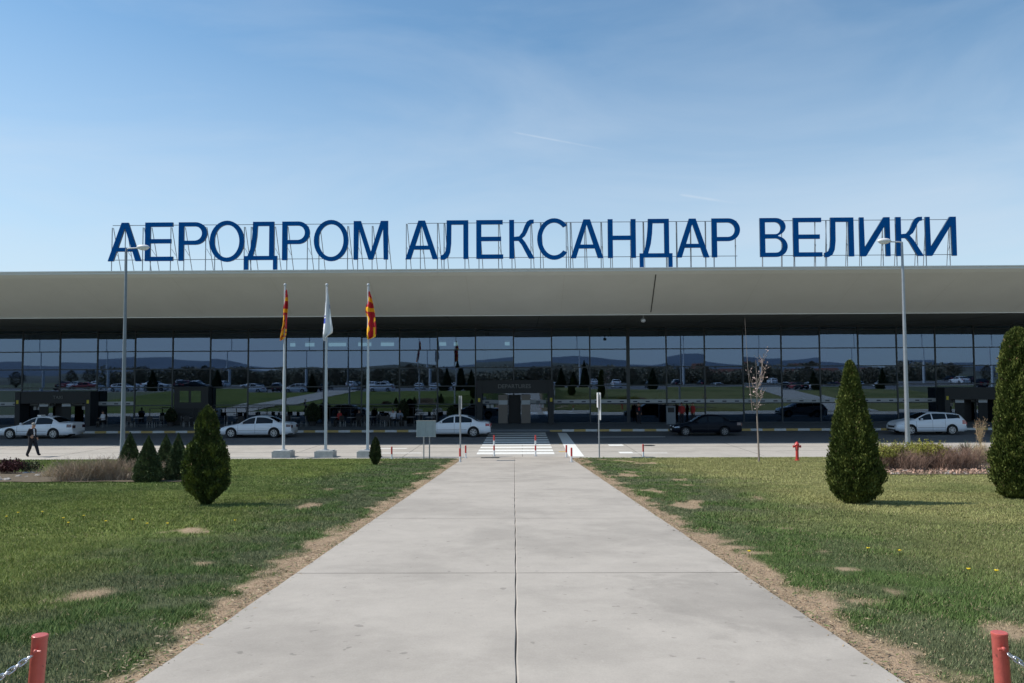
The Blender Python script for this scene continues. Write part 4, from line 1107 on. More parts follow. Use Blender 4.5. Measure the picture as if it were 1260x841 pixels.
def chain(a, b, label, sag=.34):
    mb = MB(); n = 400; pts = [a.lerp(b, i/n) - Vector((0,0,sag * 4 * (i/n) * (1 - i/n))) for i in range(n+1)]
    acc = 0; last = pts[0]; k = 0; step = .034; org = a.copy()
    for i in range(1, n+1):
        seg = (pts[i] - pts[i-1]).length; acc += seg
        if acc >= step: acc -= step; link(mb, pts[i] - org, pts[i] - pts[i-1], (k % 2) * R(90) + R(20)); k += 1
    o = mb.build('chain', M['chain'], loc=tuple(org), smooth=60); tag(o, label, 'chain', 'chains between the red posts')
for px, ty, sx, lb, ln, l2, l3 in ((49.5,781,-1,'faded red chain post in the bottom left corner of the lawn',.06,'zinc link chain running left from the bottom left red post','faded red chain post out at the end of the left chain'),
                           (1229.5,778,1,'faded red chain post in the bottom right corner of the lawn',-.035,'zinc link chain running right from the bottom right red post','faded red chain post out at the end of the right chain')):
    t, a, b, h = chain_post(px, ty, sx, lb, ln)
    chain(a, b, l2)
    c = copy_tree(t); c['label'] = l3; c.location = (b.x + sx * .03, b.y + .02, gz(0, b.y)); c.rotation_euler = (0, 0, math.pi)

# ------------------------------------------------------------------ vegetation
def leaf_cloud(P, N, size, cols, rng, tri=True, up=.6, aspect=.45):
    """P centres, N outward normals -> pointed leaf quads"""
    n = len(P)
    d = N + rng.normal(0, .55, (n, 3)); d[:, 2] += up; d /= np.linalg.norm(d, axis=1)[:, None]
    s = rng.normal(0, 1, (n, 3)); s -= (s * d).sum(1)[:, None] * d; s /= np.linalg.norm(s, axis=1)[:, None]
    L_ = (size * (.6 + .8 * rng.random(n)))[:, None]; Wd = L_ * aspect
    a = P - d * L_ * .4; b = P + s * Wd; c = P + d * L_ * .6; e = P - s * Wd
    V = np.stack([a, b, c, e], 1).reshape(-1, 3); i = np.arange(n) * 4
    T = np.concatenate([np.stack([i, i+1, i+2], 1), np.stack([i, i+2, i+3], 1)])
    return V, T, np.repeat(cols, 4, 0)
def conifer(name, label, cat, px, py, topy, prof, n, leaf, base, group=None, wob=.16, seed=1, lean=0, at=None, hgt=None, part=True, tips=None):
    rng = np.random.default_rng(seed)
    if at is None:
        p = ground(px, py); z0 = gz(0, p.y); H = onY(px, topy, p.y).z - z0; S = p.y / F
    else: p = Vector(at); z0 = at[2]; H = hgt; S = 1
    t = thing(name, label, cat, (p.x, p.y, z0), 0, group)
    tt = np.array([q[0] for q in prof]); rr = np.array([q[1] for q in prof]) * S * (.93 if name == 'thuja' else 1)
    # height distribution weighted by radius
    u = rng.random(n * 3); r_at = np.interp(u, tt, rr); keep = rng.random(n * 3) < (r_at / rr.max()) * .9 + .1; u = u[keep][:n]; n = len(u)
    a = rng.random(n) * 2 * np.pi; rad = np.interp(u, tt, rr)
    # lumps: vertical lobes and clumps
    lump = 1 + wob * 2 * (fbm(a * 1.9 + seed, u * H * 2.2, seed, 3) - .5) + wob * 1.6 * (fbm(np.cos(a) * 2.5 + seed, u * H * 5 + np.sin(a) * 2.5, seed + 5, 2) - .5)
    q = rng.random(n); sp = fbm(np.cos(a) * 4 + seed, u * H * 9 + np.sin(a) * 4, seed + 15, 2)
    fr = np.where(q < .72, .84 + .17 * rng.random(n) + .22 * np.clip(sp - .5, 0, 1), np.where(q < .78, 1.0 + .16 * rng.random(n), .35 + .5 * rng.random(n)))
    fr = np.where((sp < .36) & (fr > .8), fr - .16, fr)
    X = np.cos(a) * rad * lump * fr + lean * u * H; Yv = np.sin(a) * rad * lump * fr * .92; Z = u * H + rng.normal(0, .015, n)
    P = np.stack([X, Yv, Z], 1); N = np.stack([np.cos(a), np.sin(a), .35 + 0 * a], 1)
    cl = fbm(a * 3 + seed, u * H * 7, seed + 9, 3)
    c = np.array(base)[None] * (.60 + .85 * cl + .25 * (rng.random(n) - .5))[:, None]
    if tips is not None:
        k = (sstep(.50, .66, cl) * (fr > .9))[:, None]; c = c * (1 - k) + np.array(tips)[None] * k
    dead = rng.random(n) < .015; c[dead] = (.16, .11, .05)
    V, T, C = leaf_cloud(P, N, leaf * (1.5 if name == 'thuja' else 1), c, rng, up=1.3 if name == 'thuja' else .6, aspect=.26 if name == 'thuja' else .45)
    np_mesh('crown', V, T, C, M['leaf'], t)
    mb = MB(); mb.cyl((0,0,-.05), (lean*H*.8,0,H*.8), .05 if H > 1.2 else .025, .008, n=8); mb.build('trunk', M['bark'], t)
    return t
# inner branches are filled by crown leaves; profiles: (t, radius px at its distance)
conifer('thuja', 'large dark pear shaped thuja with a narrow top, alone on the left lawn', 'shrub', 254, 621, 501, [(0,4.5),(.05,8.2),(.1,14.6),(.18,22.8),(.3,25.9),(.5,25.5),(.58,22.8),(.64,18.2),(.70,13.7),(.85,12.7),(.93,9.6),(.98,3.6),(1,0.9)], 80000, .037, (.050,.072,.018), seed=11, wob=.20, tips=(.13,.155,.03))
conifer('thuja', 'tall conical green thuja on the right lawn left of the lamp post', 'shrub', 1054, 619, 445, [(0,8.8),(.03,19.4),(.1,29.0),(.22,31.7),(.45,26.0),(.68,16.7),(.80,12.3),(.93,7.9),(.98,4.4),(1,0.9)], 105000, .037, (.070,.092,.017), seed=12, wob=.15, tips=(.125,.145,.032), lean=-.025)
conifer('thuja', 'tall columnar green thuja at the right edge of the picture', 'shrub', 1250, 613, 404, [(0,8.6),(.03,20.6),(.1,26.7),(.25,29.7),(.5,24.1),(.75,19.8),(.9,15.5),(.96,11.2),(1,3.4)], 115000, .038, (.070,.092,.017), seed=13, wob=.16, tips=(.125,.145,.032), lean=.045)
cone = [(0,.8),(.03,.93),(.12,1),(.3,.9),(.55,.62),(.8,.30),(.93,.11),(1,.01)]
G4 = 'small conical spruces in the left bed'
for (px, py, ty, w, sd, lb) in ((159.5,575,532.5,13,21,'small dark conical spruce touching the foot of the left lamp post'),(182,592.5,537,17,22,'dark conical spruce in front, with the dry twigs on its left'),
                   (204,577,535,12.5,23,'small conical spruce half hidden between two others'),(219,572,533.5,11,24,'small conical spruce peeping over the rear of the group'),(217.5,590.5,538,15.5,25,'pale tipped conical spruce nearest the big thuja')):
    conifer('spruce_shrub', lb, 'shrub', px, py, ty, [(a, b * w) for a, b in cone], 22000, .034, (.06,.085,.036), G4, .10, sd, tips=(.16,.19,.085) if sd in (25, 23) else (.12,.15,.06))
conifer('thuja', 'tiny leaning dark thuja at the foot of the right flagpole', 'shrub', 462, 572, 538.5, [(0,1.5),(.1,4),(.3,7.2),(.5,6.6),(.75,4.5),(.9,2.5),(1,.5)], 5000, .05, (.04,.055,.018), seed=31, wob=.3, tips=(.07,.09,.03))

def twig_bush(name, label, cat, x, y, w, d, h, n, mk, seed, leaf=None, leafn=0, leaf_zone=(.6, 1), r=.006, spread=.5, group=None, lsize=.03):
    rng = random.Random(seed); z0 = gz(0, y)
    t = thing(name, label, cat, (x, y, z0), 0, group); mb = MB(); tips = []
    for i in range(n):
        bx, by = rng.uniform(-w, w) * .55, rng.uniform(-d, d) * .55
        hh = h * rng.uniform(.55, 1.05) * (1 - .35 * (abs(bx) / w)); ex = bx + rng.uniform(-1, 1) * w * spread; ey = by + rng.uniform(-1, 1) * d * spread
        k = rng.uniform(-.06, .06)
        pts = [(bx, by, -.02), (bx + (ex-bx)*.3 + k, by + (ey-by)*.3, hh*.4), (bx + (ex-bx)*.7 - k, by + (ey-by)*.7, hh*.75), (ex, ey, hh)]
        mb.tube(pts, [r, r*.8, r*.6, r*.3], 3); tips.append(pts)
        for _ in range(3):
            u = rng.uniform(.35, .9); j = 1 if u < .6 else 2
            q = Vector(pts[j]).lerp(Vector(pts[j+1]), rng.random()); e = q + Vector((rng.uniform(-1,1)*.14, rng.uniform(-1,1)*.14, rng.uniform(.04,.2)))*(h/.7)
            mb.tube([q, e], [r*.5, r*.25], 3); tips.append([q, q, q, e])
    mb.build('stems', M[mk], t)
    if leafn:
        rg = np.random.default_rng(seed); P = []
        for i in range(leafn):
            s = rng.choice(tips); j = rng.choice((1, 2)) ; q = Vector(s[j]).lerp(Vector(s[j+1]), rng.random())
            if q.z > h * leaf_zone[0] * .8: P.append((q.x + rng.gauss(0,.02), q.y + rng.gauss(0,.02), q.z + rng.gauss(0,.02)))
        if P:
            P = np.array(P); N = np.tile([0, 0, 1.0], (len(P), 1)) + rg.normal(0, .6, (len(P), 3))
            c = np.array(leaf)[None] * (.6 + .8 * rg.random(len(P)))[:, None]
            V, T, C = leaf_cloud(P, N, lsize, c, rg, aspect=.5); np_mesh('leaves', V, T, C, M['leaf'], t)
    return t
def bed(u0, u1, y0, y1, name):
    mb = MB(); rows = []
    for j in range(9):
        row = []
        for i in range(25):
            u, v = i/24, j/8; y = y0 + (y1-y0)*v; x = ((u0 + (u1-u0)*u) - 642) * y / F
            wob = .12 * math.sin(i*1.3 + j) ; y += wob * (abs(v-.5)*2)
            row.append((x + .1*math.sin(j*2.1), y, gz(0, y) + .012 + .05*math.sin(math.pi*u)*math.sin(math.pi*v)))
        rows.append(row)
    mb.grid(rows); return tag(mb.build(name, M['soil']), kind='structure')
# left bed
a = onG(-60, 597); b = onG(232, 596)
yb0 = onG(80, 593.5).y; yb1 = onG(80, 581).y
bed(-60, 226, yb0, yb1, 'planting_bed_left')
def stones(n, x0, x1, y0, y1, lb, seed, smin=.05, smax=.14, m='stone'):
    rng = random.Random(seed); mb = MB(); protos = []
    for i in range(4):
        mb = MB(); mb.ell((0,0,0),(1,.75,.5),7,5); mb.v = [(x*(1+rng.uniform(-.2,.2)), y*(1+rng.uniform(-.2,.2)), z*(1+rng.uniform(-.2,.2))) for x,y,z in mb.v]
        o = mb.build('stone', M[m]); protos.append(o)
    used = [False]*4
    for i in range(n):
        k = i % 4; o = protos[k] if not used[k] else protos[k].copy()
        if used[k]: COL.objects.link(o)
        used[k] = True
        x, y = rng.uniform(x0, x1), rng.uniform(y0, y1); s = rng.uniform(smin, smax)
        o.location = (x, y, gz(0,y) + s*.25); o.scale = (s, s, s); o.rotation_euler = (0,0,rng.uniform(0,6)); tag(o, lb, 'stone', lb.split(' in ')[-1].join(['stones in ', '']) if ' in ' in lb else 'stones')
pa, pb = onG(4, 593), onG(74, 579)
stones(26, pa.x, pb.x, pa.y, pb.y, 'pale irregular stone in the left planting bed', 5)
pa, pb = onG(100, 596), onG(235, 590)
def gp(px, py): q = onG(px, py) if onG(px, py).y < Y0 else onZ(px, py); return q
for (px, py, w, h, n, mk, sd, lb) in ((92,592,1.1,.66,330,'twig',41,'dry brown twiggy bush left of the middle in the left bed'),(136,591,1.1,.72,380,'twig',42,'dry brown twiggy bush against the front conical spruce'),(70,588,.7,.42,140,'straw',43,'low straw coloured bush right of the pale stones'),
                                       (200,585,.6,.5,110,'twig',44,'dry twigs between the conical spruces')):
    q = gp(px, py); twig_bush('dry_bush', lb, 'bush', q.x, q.y, w, .6, h, n, mk, sd, r=.007)
q = gp(12, 584); twig_bush('barberry_bush', 'low dark reddish purple bush at the left edge of the picture', 'bush', q.x, q.y, .55, .4, .5, 90, 'twig_red', 45, (.07,.018,.022), 2600, (.1,1), lsize=.05)
q = gp(38, 583); twig_bush('small_bush', 'small sparse dark green bush beside the reddish one', 'bush', q.x, q.y, .45, .3, .45, 50, 'twig', 46, (.05,.07,.025), 700, (.2,1), lsize=.05)
# right bed
a = onG(1086, 585); b = onG(1330, 585)
bed(1088, 1330, onG(1150, 584.5).y, onG(1150, 572).y + 2, 'planting_bed_right')
RB = [(1103,580,.85,.95,300,'twig_red',51,(.26,.27,.05),16000,'twiggy bush with yellow green top at the left end of the right bed'),
      (1128,581,.7,.75,260,'twig_red',52,None,0,'bare reddish brown bush left of the middle in the right bed'),
      (1149,579,1.0,.95,360,'twig_red',53,(.28,.28,.05),28000,'widest bush with yellow green leaves in the middle of the right bed'),
      (1176,580,.9,.85,360,'twig_red',54,None,0,'bare reddish brown bush right of the middle in the right bed'),
      (1200,580,.8,.85,300,'twig_red',55,None,0,'bare brown bush under the straw coloured plant in the right bed')]
for (px, py, w, h, n, mk, sd, lf, ln, lb) in RB:
    q = gp(px, py); twig_bush('twiggy_bush', lb, 'bush', q.x, q.y + .5, w, .6, h, n, mk, sd, lf, ln, (.68, 1), lsize=.034)
q = gp(1207, 572); twig_bush('straw_plant', 'upright straw coloured ornamental grass at the rear of the right bed', 'plant', q.x, q.y, .5, .4, .85, 200, 'straw', 57, spread=.35, r=.009)
pa, pb = onG(1096, 584), onG(1218, 576)
stones(60, pa.x, pb.x, pa.y - .1, pb.y, 'pale pinkish stone in the right planting bed', 6, .04, .11)
# dead leaves litter in the right bed
rg = np.random.default_rng(3); n = 2600
X = rg.uniform(pa.x - .3, pb.x + .6, n); Yv = rg.uniform(pa.y - .2, pb.y + .3, n); P = np.stack([X, Yv, gzn(Yv) + .03 + .06 * rg.random(n)], 1)
V, T, C = leaf_cloud(P, rg.normal(0, 1, (n, 3)), .055, np.array([.42, .27, .20])[None] * (.5 + .9 * rg.random(n))[:, None], rg, up=.2, aspect=.6)
tag(np_mesh('leaf_litter', V, T, C, M['leaf']), 'pale pinkish dead leaves lying under the bushes of the right bed', 'leaf litter', kind='stuff')
# dry bits, clippings and crumbs of soil along both edges of the path
rg = np.random.default_rng(12); n = 16000
Yv = 3.2 + 34 * rg.random(n) ** 1.6; side = rg.random(n) < .5; off = rg.gamma(1.6, .13, n) - .10
X = np.where(side, pl(Yv) - off, pr(Yv) + off)
keep = (off > 0) | (rg.random(n) < .12); X, Yv, off = X[keep], Yv[keep], off[keep]; n = len(X)
P = np.stack([X, Yv, gzn(Yv) + np.where(off < 0, .021, .004) + np.where(off < 0, .001, .006) * rg.random(n)], 1)
c = np.array([.34, .26, .165])[None] * (.25 + 1.1 * rg.random(n))[:, None]; k = rg.random(n) < .2; c[k] = np.array([.10, .14, .04])
d = rg.normal(0, 1, (n, 3)); d[:, 2] *= .15; d /= np.linalg.norm(d, axis=1)[:, None]; q = np.stack([-d[:, 1], d[:, 0], .3 * rg.normal(0, 1, n)], 1)
Ls = (.010 + .028 * rg.random(n))[:, None]; V = np.stack([P - d * Ls, P + q * Ls * .22, P + d * Ls, P - q * Ls * .22], 1).reshape(-1, 3); i = np.arange(n) * 4
T = np.concatenate([np.stack([i, i+1, i+2], 1), np.stack([i, i+2, i+3], 1)])
tag(np_mesh('dry_litter', V, T, np.repeat(c, 4, 0), M['leaf']), 'dry grass clippings and crumbs of soil scattered along the path edges', 'litter', kind='stuff')
# yucca
q = gp(1190, 574); t = thing('yucca', 'spiky green yucca with sword leaves in the right bed', 'plant', (q.x, q.y, gz(0, q.y)))
mb = MB(); rng = random.Random(3)
for i in range(70):
    a = rng.uniform(0, 6.28); el = rng.uniform(.25, 1.4); Ls = rng.uniform(.45, .7); d = Vector((math.cos(a)*math.cos(el), math.sin(a)*math.cos(el), math.sin(el))); s = Vector((-math.sin(a), math.cos(a), 0)) * .014
    o = Vector((0,0,.45)); m = o + d*Ls*.5 ; e = o + d*Ls - Vector((0,0,.08*math.cos(el)))
    mb.add([o - s, o + s, m + s*1.1, m - s*1.1, e], [(0,1,2,3), (3,2,4)])
mb.build('leaves', mat('yucca_leaf', (.075,.105,.045), .6), t); mb = MB(); mb.cyl((0,0,-.02),(0,0,.5),.05,.04,n=8); mb.build('stem', M['bark'], t)

def bare_tree(name, label, px, py, H, trunk_r, spec, mk, bud=None, seed=1, group=None, at=None):
    rng = random.Random(seed)
    q = Vector(at) if at else ground(px, py); z0 = at[2] if at else gz(0, q.y)
    t = thing(name, label, 'tree', (q.x, q.y, z0), 0, group)
    mb = MB(); th, branches = spec
    mb.tube([(0,0,-.05),(-.02*H/5,0,th*.5),(-.05,0,th),(-.03,0,th+(H-th)*.5),(-.05,0,H*.93)], [trunk_r, trunk_r*.85, trunk_r*.7, trunk_r*.4, trunk_r*.15], 8)
    mb.build('trunk', M[mk], t)
    mb = MB(); buds = []
    for k in range(branches):
        z = th + (H - th) * rng.uniform(0, .55); a = rng.uniform(0, 6.28); out = rng.uniform(.25, .62) * (1 - .3 * (z - th) / (H - th)); up = rng.uniform(.7, 1.6)
        p0 = Vector((-.04, 0, z)); p1 = p0 + Vector((math.cos(a)*out*.7, math.sin(a)*out*.7, up*.4)); p2 = p0 + Vector((math.cos(a)*out, math.sin(a)*out, up)) 
        mb.tube([p0, p1, p2], [.018, .012, .005], 5)
        for _ in range(7):
            s = p0.lerp(p1, rng.random()) if rng.random() < .4 else p1.lerp(p2, rng.random()); e = s + Vector((rng.uniform(-1,1)*.3, rng.uniform(-1,1)*.3, rng.uniform(.0,.4)))
            mb.tube([s, e], [.006, .003], 4); buds += [s.lerp(e, rng.random()) for _ in range(5)] + [e]
    if H > 4 and not at: mb.tube([(-.25,0,th+.2),(-.42,0,th+2.2),(-.50,0,onY(px,392,q.y).z - z0)], [.015,.010,.005], 5)
    mb.build('branches', M[mk], t)
    if bud:
        rg = np.random.default_rng(seed); P = np.array([tuple(b) for b in buds]); c = np.array(bud)[None]*(.6+.8*rg.random(len(P)))[:,None]
        V, T, C = leaf_cloud(P, rg.normal(0,1,(len(P),3)), .055, c, rg, aspect=.5); np_mesh('buds', V, T, C, M['leaf'], t)
    return t
bare_tree('sapling', 'slender bare sapling with pale pink buds on the right lawn', 934, 568, onY(934, 440, ground(934,568).y).z, .045, (2.0, 8), 'bark_pale', (.45, .33, .30), 4)
q = ground(1207, 563)
t = bare_tree('sapling', 'small dry brown sapling standing behind the straw coloured plant', 0, 0, 2.05, .03, (.9, 22), 'straw', (.38, .24, .15), 8, at=(q.x, q.y, gz(0, q.y)))
t.scale = (.5, .5, .62)

# ------------------------------------------------------------------ people
def figure(name, label, loc, rz, pose, mats, hair, group=None, height=1.75):
    """joints in metres for a 1.75 m figure, facing +X"""
    J = dict(pelvis=(0,0,.96), waist=(0,0,1.10), chest=(.01,0,1.32), neck=(.01,0,1.50), head0=(.02,0,1.58), head1=(.03,0,1.70))
    J.update(pose)
    names = list(J); V = [J[k] for k in names]; idx = {k: i for i, k in enumerate(names)}
    E = [('pelvis','waist'),('waist','chest'),('chest','neck'),('neck','head0'),('head0','head1')]
    rad = dict(pelvis=(.165,.15), waist=(.18,.155), chest=(.185,.155), neck=(.055,.055), head0=(.085,.095), head1=(.085,.10))
    for s in 'lr':
        E += [('pelvis','hip'+s),('hip'+s,'knee'+s),('knee'+s,'ankle'+s),('ankle'+s,'toe'+s),('chest','sh'+s),('sh'+s,'elb'+s),('elb'+s,'wr'+s),('wr'+s,'palm'+s)]
        rad.update({'hip'+s:(.125,.115),'knee'+s:(.088,.088),'ankle'+s:(.07,.07),'toe'+s:(.045,.035),'sh'+s:(.09,.085),'elb'+s:(.066,.066),'wr'+s:(.034,.034),'palm'+s:(.036,.022)})
        w = Vector(J['wr'+s]); pm = Vector(J['palm'+s]); d = (pm - w).normalized(); side = Vector((1,0,0)) - d * d.x; side.normalize()
        for k in range(4):
            o = pm + side * (.024 - .016 * k); m = o + d * .04 ; e = o + d * (.075 - .006 * abs(k - 1.2)) + Vector((0, (.012 if s == 'r' else -.012), 0))
            for nm, q, r in (('f%d%s0' % (k, s), m, .0085), ('f%d%s1' % (k, s), e, .007)): idx[nm] = len(V); V.append(tuple(q)); rad[nm] = (r, r); names.append(nm)
            E += [('palm'+s, 'f%d%s0' % (k, s)), ('f%d%s0' % (k, s), 'f%d%s1' % (k, s))]
        q = w.lerp(pm, .45) + side * .045 + d * .02; nm = 'th' + s; idx[nm] = len(V); V.append(tuple(q)); names.append(nm); rad[nm] = (.009, .009); E.append(('wr'+s, nm))
    me = bpy.data.meshes.new(name); me.from_pydata(V, [(idx[a], idx[b]) for a, b in E], [])
    o = bpy.data.objects.new(name, me); COL.objects.link(o)
    md = o.modifiers.new('s', 'SKIN'); md.use_smooth_shade = True; sd = o.modifiers.new('d', 'SUBSURF'); sd.levels = 2; sd.render_levels = 2
    for i, nm in enumerate(names): me.skin_vertices[0].data[i].radius = rad[nm]; me.skin_vertices[0].data[i].use_root = (nm == 'pelvis')
    ev = bpy.data.meshes.new_from_object(o.evaluated_get(bpy.context.evaluated_depsgraph_get())); bpy.data.objects.remove(o)
    ev.materials.clear()
    for m in mats: ev.materials.append(m)      # skin, top, shirt, trousers, shoes
    palms = [Vector(J['palml']), Vector(J['palmr'])]; wr = [Vector(J['wrl']), Vector(J['wrr'])]
    sh = Vector(J['neck'])
    for f in ev.polygons:
        c = f.center; k = 1
        if c.z > sh.z - .005: k = 0
        elif min((c - p).length for p in palms) < .095 or min((c - p).length for p in wr) < .03: k = 0
        elif c.z < .10: k = 4
        elif c.z < .88: k = 3
        elif c.x > .09 and abs(c.y) < .05 and c.z > 1.15: k = 2
        f.material_index = k; f.use_smooth = True
    body = bpy.data.objects.new(name, ev); COL.objects.link(body); s = height / 1.75
    body.location = loc; body.rotation_euler = (0, 0, rz); body.scale = (s, s, s); tag(body, label, 'person', group)
    hx, hy, hz_ = J['head1']
    mb = MB(); mb.ell((hx-.018,hy,hz_+.03),(.105,.088,.085),14,8); mb.v = [(x, y, z if z > hz_ - .02 or x < hx - .02 else hz_ + .0) for x, y, z in mb.v]
    mb.build('hair', hair, body, smooth=60)
    mb = MB(); mb.ell((hx+.098,hy,hz_-.035),(.018,.013,.022),8,6)
    for sy in (-1,1): mb.ell((hx,hy+sy*.088,hz_-.03),(.018,.01,.028),8,6)
    mb.mat(1)
    for sy in (-1,1): mb.ell((hx+.082,hy+sy*.032,hz_-.005),(.012,.014,.008),8,6)
    mb.mat(2).ell((hx+.086,hy,hz_-.075),(.01,.024,.006),8,6)
    mb.build('face', [mats[0], M['shoe'], M['flag_red']], body, smooth=60)
    return body
walk = dict(hipl=(0,.09,.90), kneel=(.20,.09,.52), anklel=(.34,.09,.11), toel=(.47,.09,.12), hipr=(0,-.09,.90), kneer=(-.04,-.09,.48), ankler=(-.22,-.09,.09), toer=(-.10,-.09,.03),
            shl=(-.01,.185,1.42), elbl=(-.06,.24,1.16), wrl=(.08,.24,.98), palml=(.12,.23,.92), shr=(.0,-.185,1.42), elbr=(-.08,-.24,1.15), wrr=(.10,-.20,1.06), palmr=(.17,-.17,1.05),
            waist=(.02,0,1.10), chest=(.04,0,1.32), neck=(.05,0,1.49), head0=(.07,0,1.57), head1=(.085,0,1.68))
stand = dict(hipl=(0,.09,.90), kneel=(.02,.10,.50), anklel=(0,.11,.09), toel=(.13,.12,.03), hipr=(0,-.09,.90), kneer=(.01,-.10,.50), ankler=(0,-.11,.09), toer=(.13,-.12,.03),
             shl=(0,.18,1.42), elbl=(-.02,.24,1.14), wrl=(.05,.23,.92), palml=(.07,.23,.84), shr=(0,-.18,1.42), elbr=(-.02,-.24,1.14), wrr=(.08,-.20,.95), palmr=(.11,-.18,.87))
p = onZ(39, 562.3, 0)
figure('person', 'man in a dark suit and pale shirt walking right along the lawn edge', (p.x, p.y, 0), R(-12), walk, [M['skin'], M['suit'], M['shirt'], M['suit'], M['shoe']], M['hair'], height=(562.8-521.8)*p.y/F*1.0)
PP = [(786,518.5,R(-80),[M['skin'],M['suit'],M['red_cloth'],M['trouser'],M['shoe']],'person in dark clothes standing by the glass left of the grey stand'),
      (839,518.5,R(-110),[M['skin'],M['red_cloth'],M['red_cloth'],M['trouser'],M['shoe']],'person in a red top standing beside the grey stand behind the dark car'),
      (853,518.5,R(200),[M['skin'],M['red_cloth'],M['red_cloth'],M['trouser'],M['shoe']],'person in a red top standing behind the windscreen of the dark car')]
for px, py, rz, mm, lb in PP:
    p = onY(px, py, 63.2); figure('person', lb, (p.x, 63.2, .15), rz, stand, mm, M['hair_dark'], height=1.68)
# grey stand by the glass
p = onY(825.5, 519, 62.6); t = thing('info_stand', 'grey upright stand with a dark screen on the pavement beside the glass', 'stand', (p.x, 62.6, .15))
mb = MB(); mb.box(-.36,.36,-.12,.12,0,1.45); mb.build('housing', M['pole_grey'], t); mb = MB(); mb.box(-.26,.26,-.135,-.121,.95,1.34); mb.build('screen', M['plastic'], t)

# ------------------------------------------------------------------ cafe terrace on the pavement
def table_set(x, y):
    t = thing('cafe_table', 'round pale topped table on the dim cafe terrace', 'table', (x, y, .15), 0, 'tables on the cafe terrace')
    mb = MB(); mb.cyl((0,0,.70),(0,0,.73),.38,n=20); mb.build('tabletop', M['table'], t); mb = MB(); mb.cyl((0,0,.02),(0,0,.70),.03,n=8); mb.cyl((0,0,0),(0,0,.02),.24,n=14); mb.build('pedestal', M['dark_metal'], t)
    return t
def chair_set():
    t = thing('cafe_chair', 'dark chair on the dim cafe terrace', 'chair', (0,0,.15), 0, 'chairs on the cafe terrace')
    mb = MB(); mb.box(-.22,.22,-.22,.22,.43,.47); mb.build('seat', M['plastic'], t)
    mb = MB(); mb.box(-.22,.22,.20,.23,.52,.88); mb.build('backrest', M['plastic'], t)
    for sx in (-1,1):
        for sy in (-1,1): mb = MB(); mb.cyl((sx*.2,sy*.2,0),(sx*.19,sy*.19,.43 if sy < 0 else .86),.014,n=6); mb.build('leg', M['metal_grey'], t)
    return t
tb = None; ch = None; rng = random.Random(9)
for px in (172, 196, 232, 262, 296, 330, 366, 414, 434, 456, 478, 506, 530):
    x = onY(px, 515, 61.6).x; y = 61.4 + rng.uniform(-.5, .5)
    if tb is None: tb = table_set(x, y)
    else: c = copy_tree(tb); c.location = (x, y, .15)
    for k in range(3):
        a = rng.uniform(0, 6.28) if k else rng.uniform(3.3, 6.1)
        if ch is None: ch = chair_set(); c = ch
        else: c = copy_tree(ch)
        c.location = (x + .68*math.cos(a + k*2.09), y + .68*math.sin(a + k*2.09), .15); c.rotation_euler = (0, 0, a + k*2.09 - R(90))
# seated guests
sit = dict(pelvis=(0,0,.55), waist=(-.02,0,.70), chest=(0,0,.92), neck=(.02,0,1.10), head0=(.03,0,1.18), head1=(.04,0,1.29), hipl=(.04,.10,.52), kneel=(.45,.11,.52), anklel=(.44,.11,.09), toel=(.57,.12,.03), hipr=(.04,-.10,.52), kneer=(.45,-.11,.52), ankler=(.42,-.11,.09), toer=(.55,-.12,.03),
           shl=(0,.18,1.02), elbl=(.05,.24,.76), wrl=(.28,.18,.76), palml=(.35,.14,.76), shr=(0,-.18,1.02), elbr=(.05,-.24,.76), wrr=(.28,-.18,.76), palmr=(.35,-.14,.76))
def recolor(o, mm):
    pass
SEATED = [(127,'white_top'),(442,'dark'),(484,'white_top'),(492,'blue'),(418,'red')]
for px, k in SEATED:
    top = {'white_top': M['shirt'], 'dark': M['suit'], 'blue': mat('pale_blue_cloth', (.2,.25,.33), .8), 'red': M['red_cloth']}[k]
    p = onY(px, 515, 61.2)
    lb = {127:'person in a pale top sitting on the terrace right of the taxi',442:'person in dark clothes sitting on the terrace left of the right flagpole',484:'person in a pale top sitting near the small dark shrub',492:'person in a grey blue top sitting left of the sign board',418:'person in a red top sitting right of the middle flagpole'}[px]
    b = figure('person', lb, (p.x, 61.2, .15), R(-60 - px % 70), sit, [M['skin'], top, top, top, M['shoe']], M['hair_dark'], height=1.7)
    for f in b.data.polygons:
        if .10 < f.center.z < .60: f.material_index = 4
    c = copy_tree(ch); c.location = (p.x, 61.2, .15); c.rotation_euler = (0, 0, b.rotation_euler[2] + R(90))
# windbreak rail of the terrace
for (u0, u1, lb) in ((184, 345, 'thin dark terrace railing left of the left flagpole'), (380, 586, 'thin dark terrace railing between the flagpoles and the entrance')):
    xa, xb = onY(u0, 502, 63.2).x, onY(u1, 502, 63.2).x; t = thing('terrace_railing', lb, 'railing', ((xa+xb)/2, 63.2, .15)); Lh = (xb-xa)/2
    hr = onY(400, 501.5, 63.2).z - .15
    mb = MB(); mb.box(-Lh, Lh, -.025, .025, hr-.05, hr); mb.build('rail', M['dark_metal'], t)
    n = int(2*Lh/1.6)
    for i in range(n+1): x = -Lh + .03 + (2*Lh-.06)*i/n; mb = MB(); mb.box(x-.03, x+.03, -.025, .025, 0, hr-.052); mb.build('post', M['dark_metal'], t)
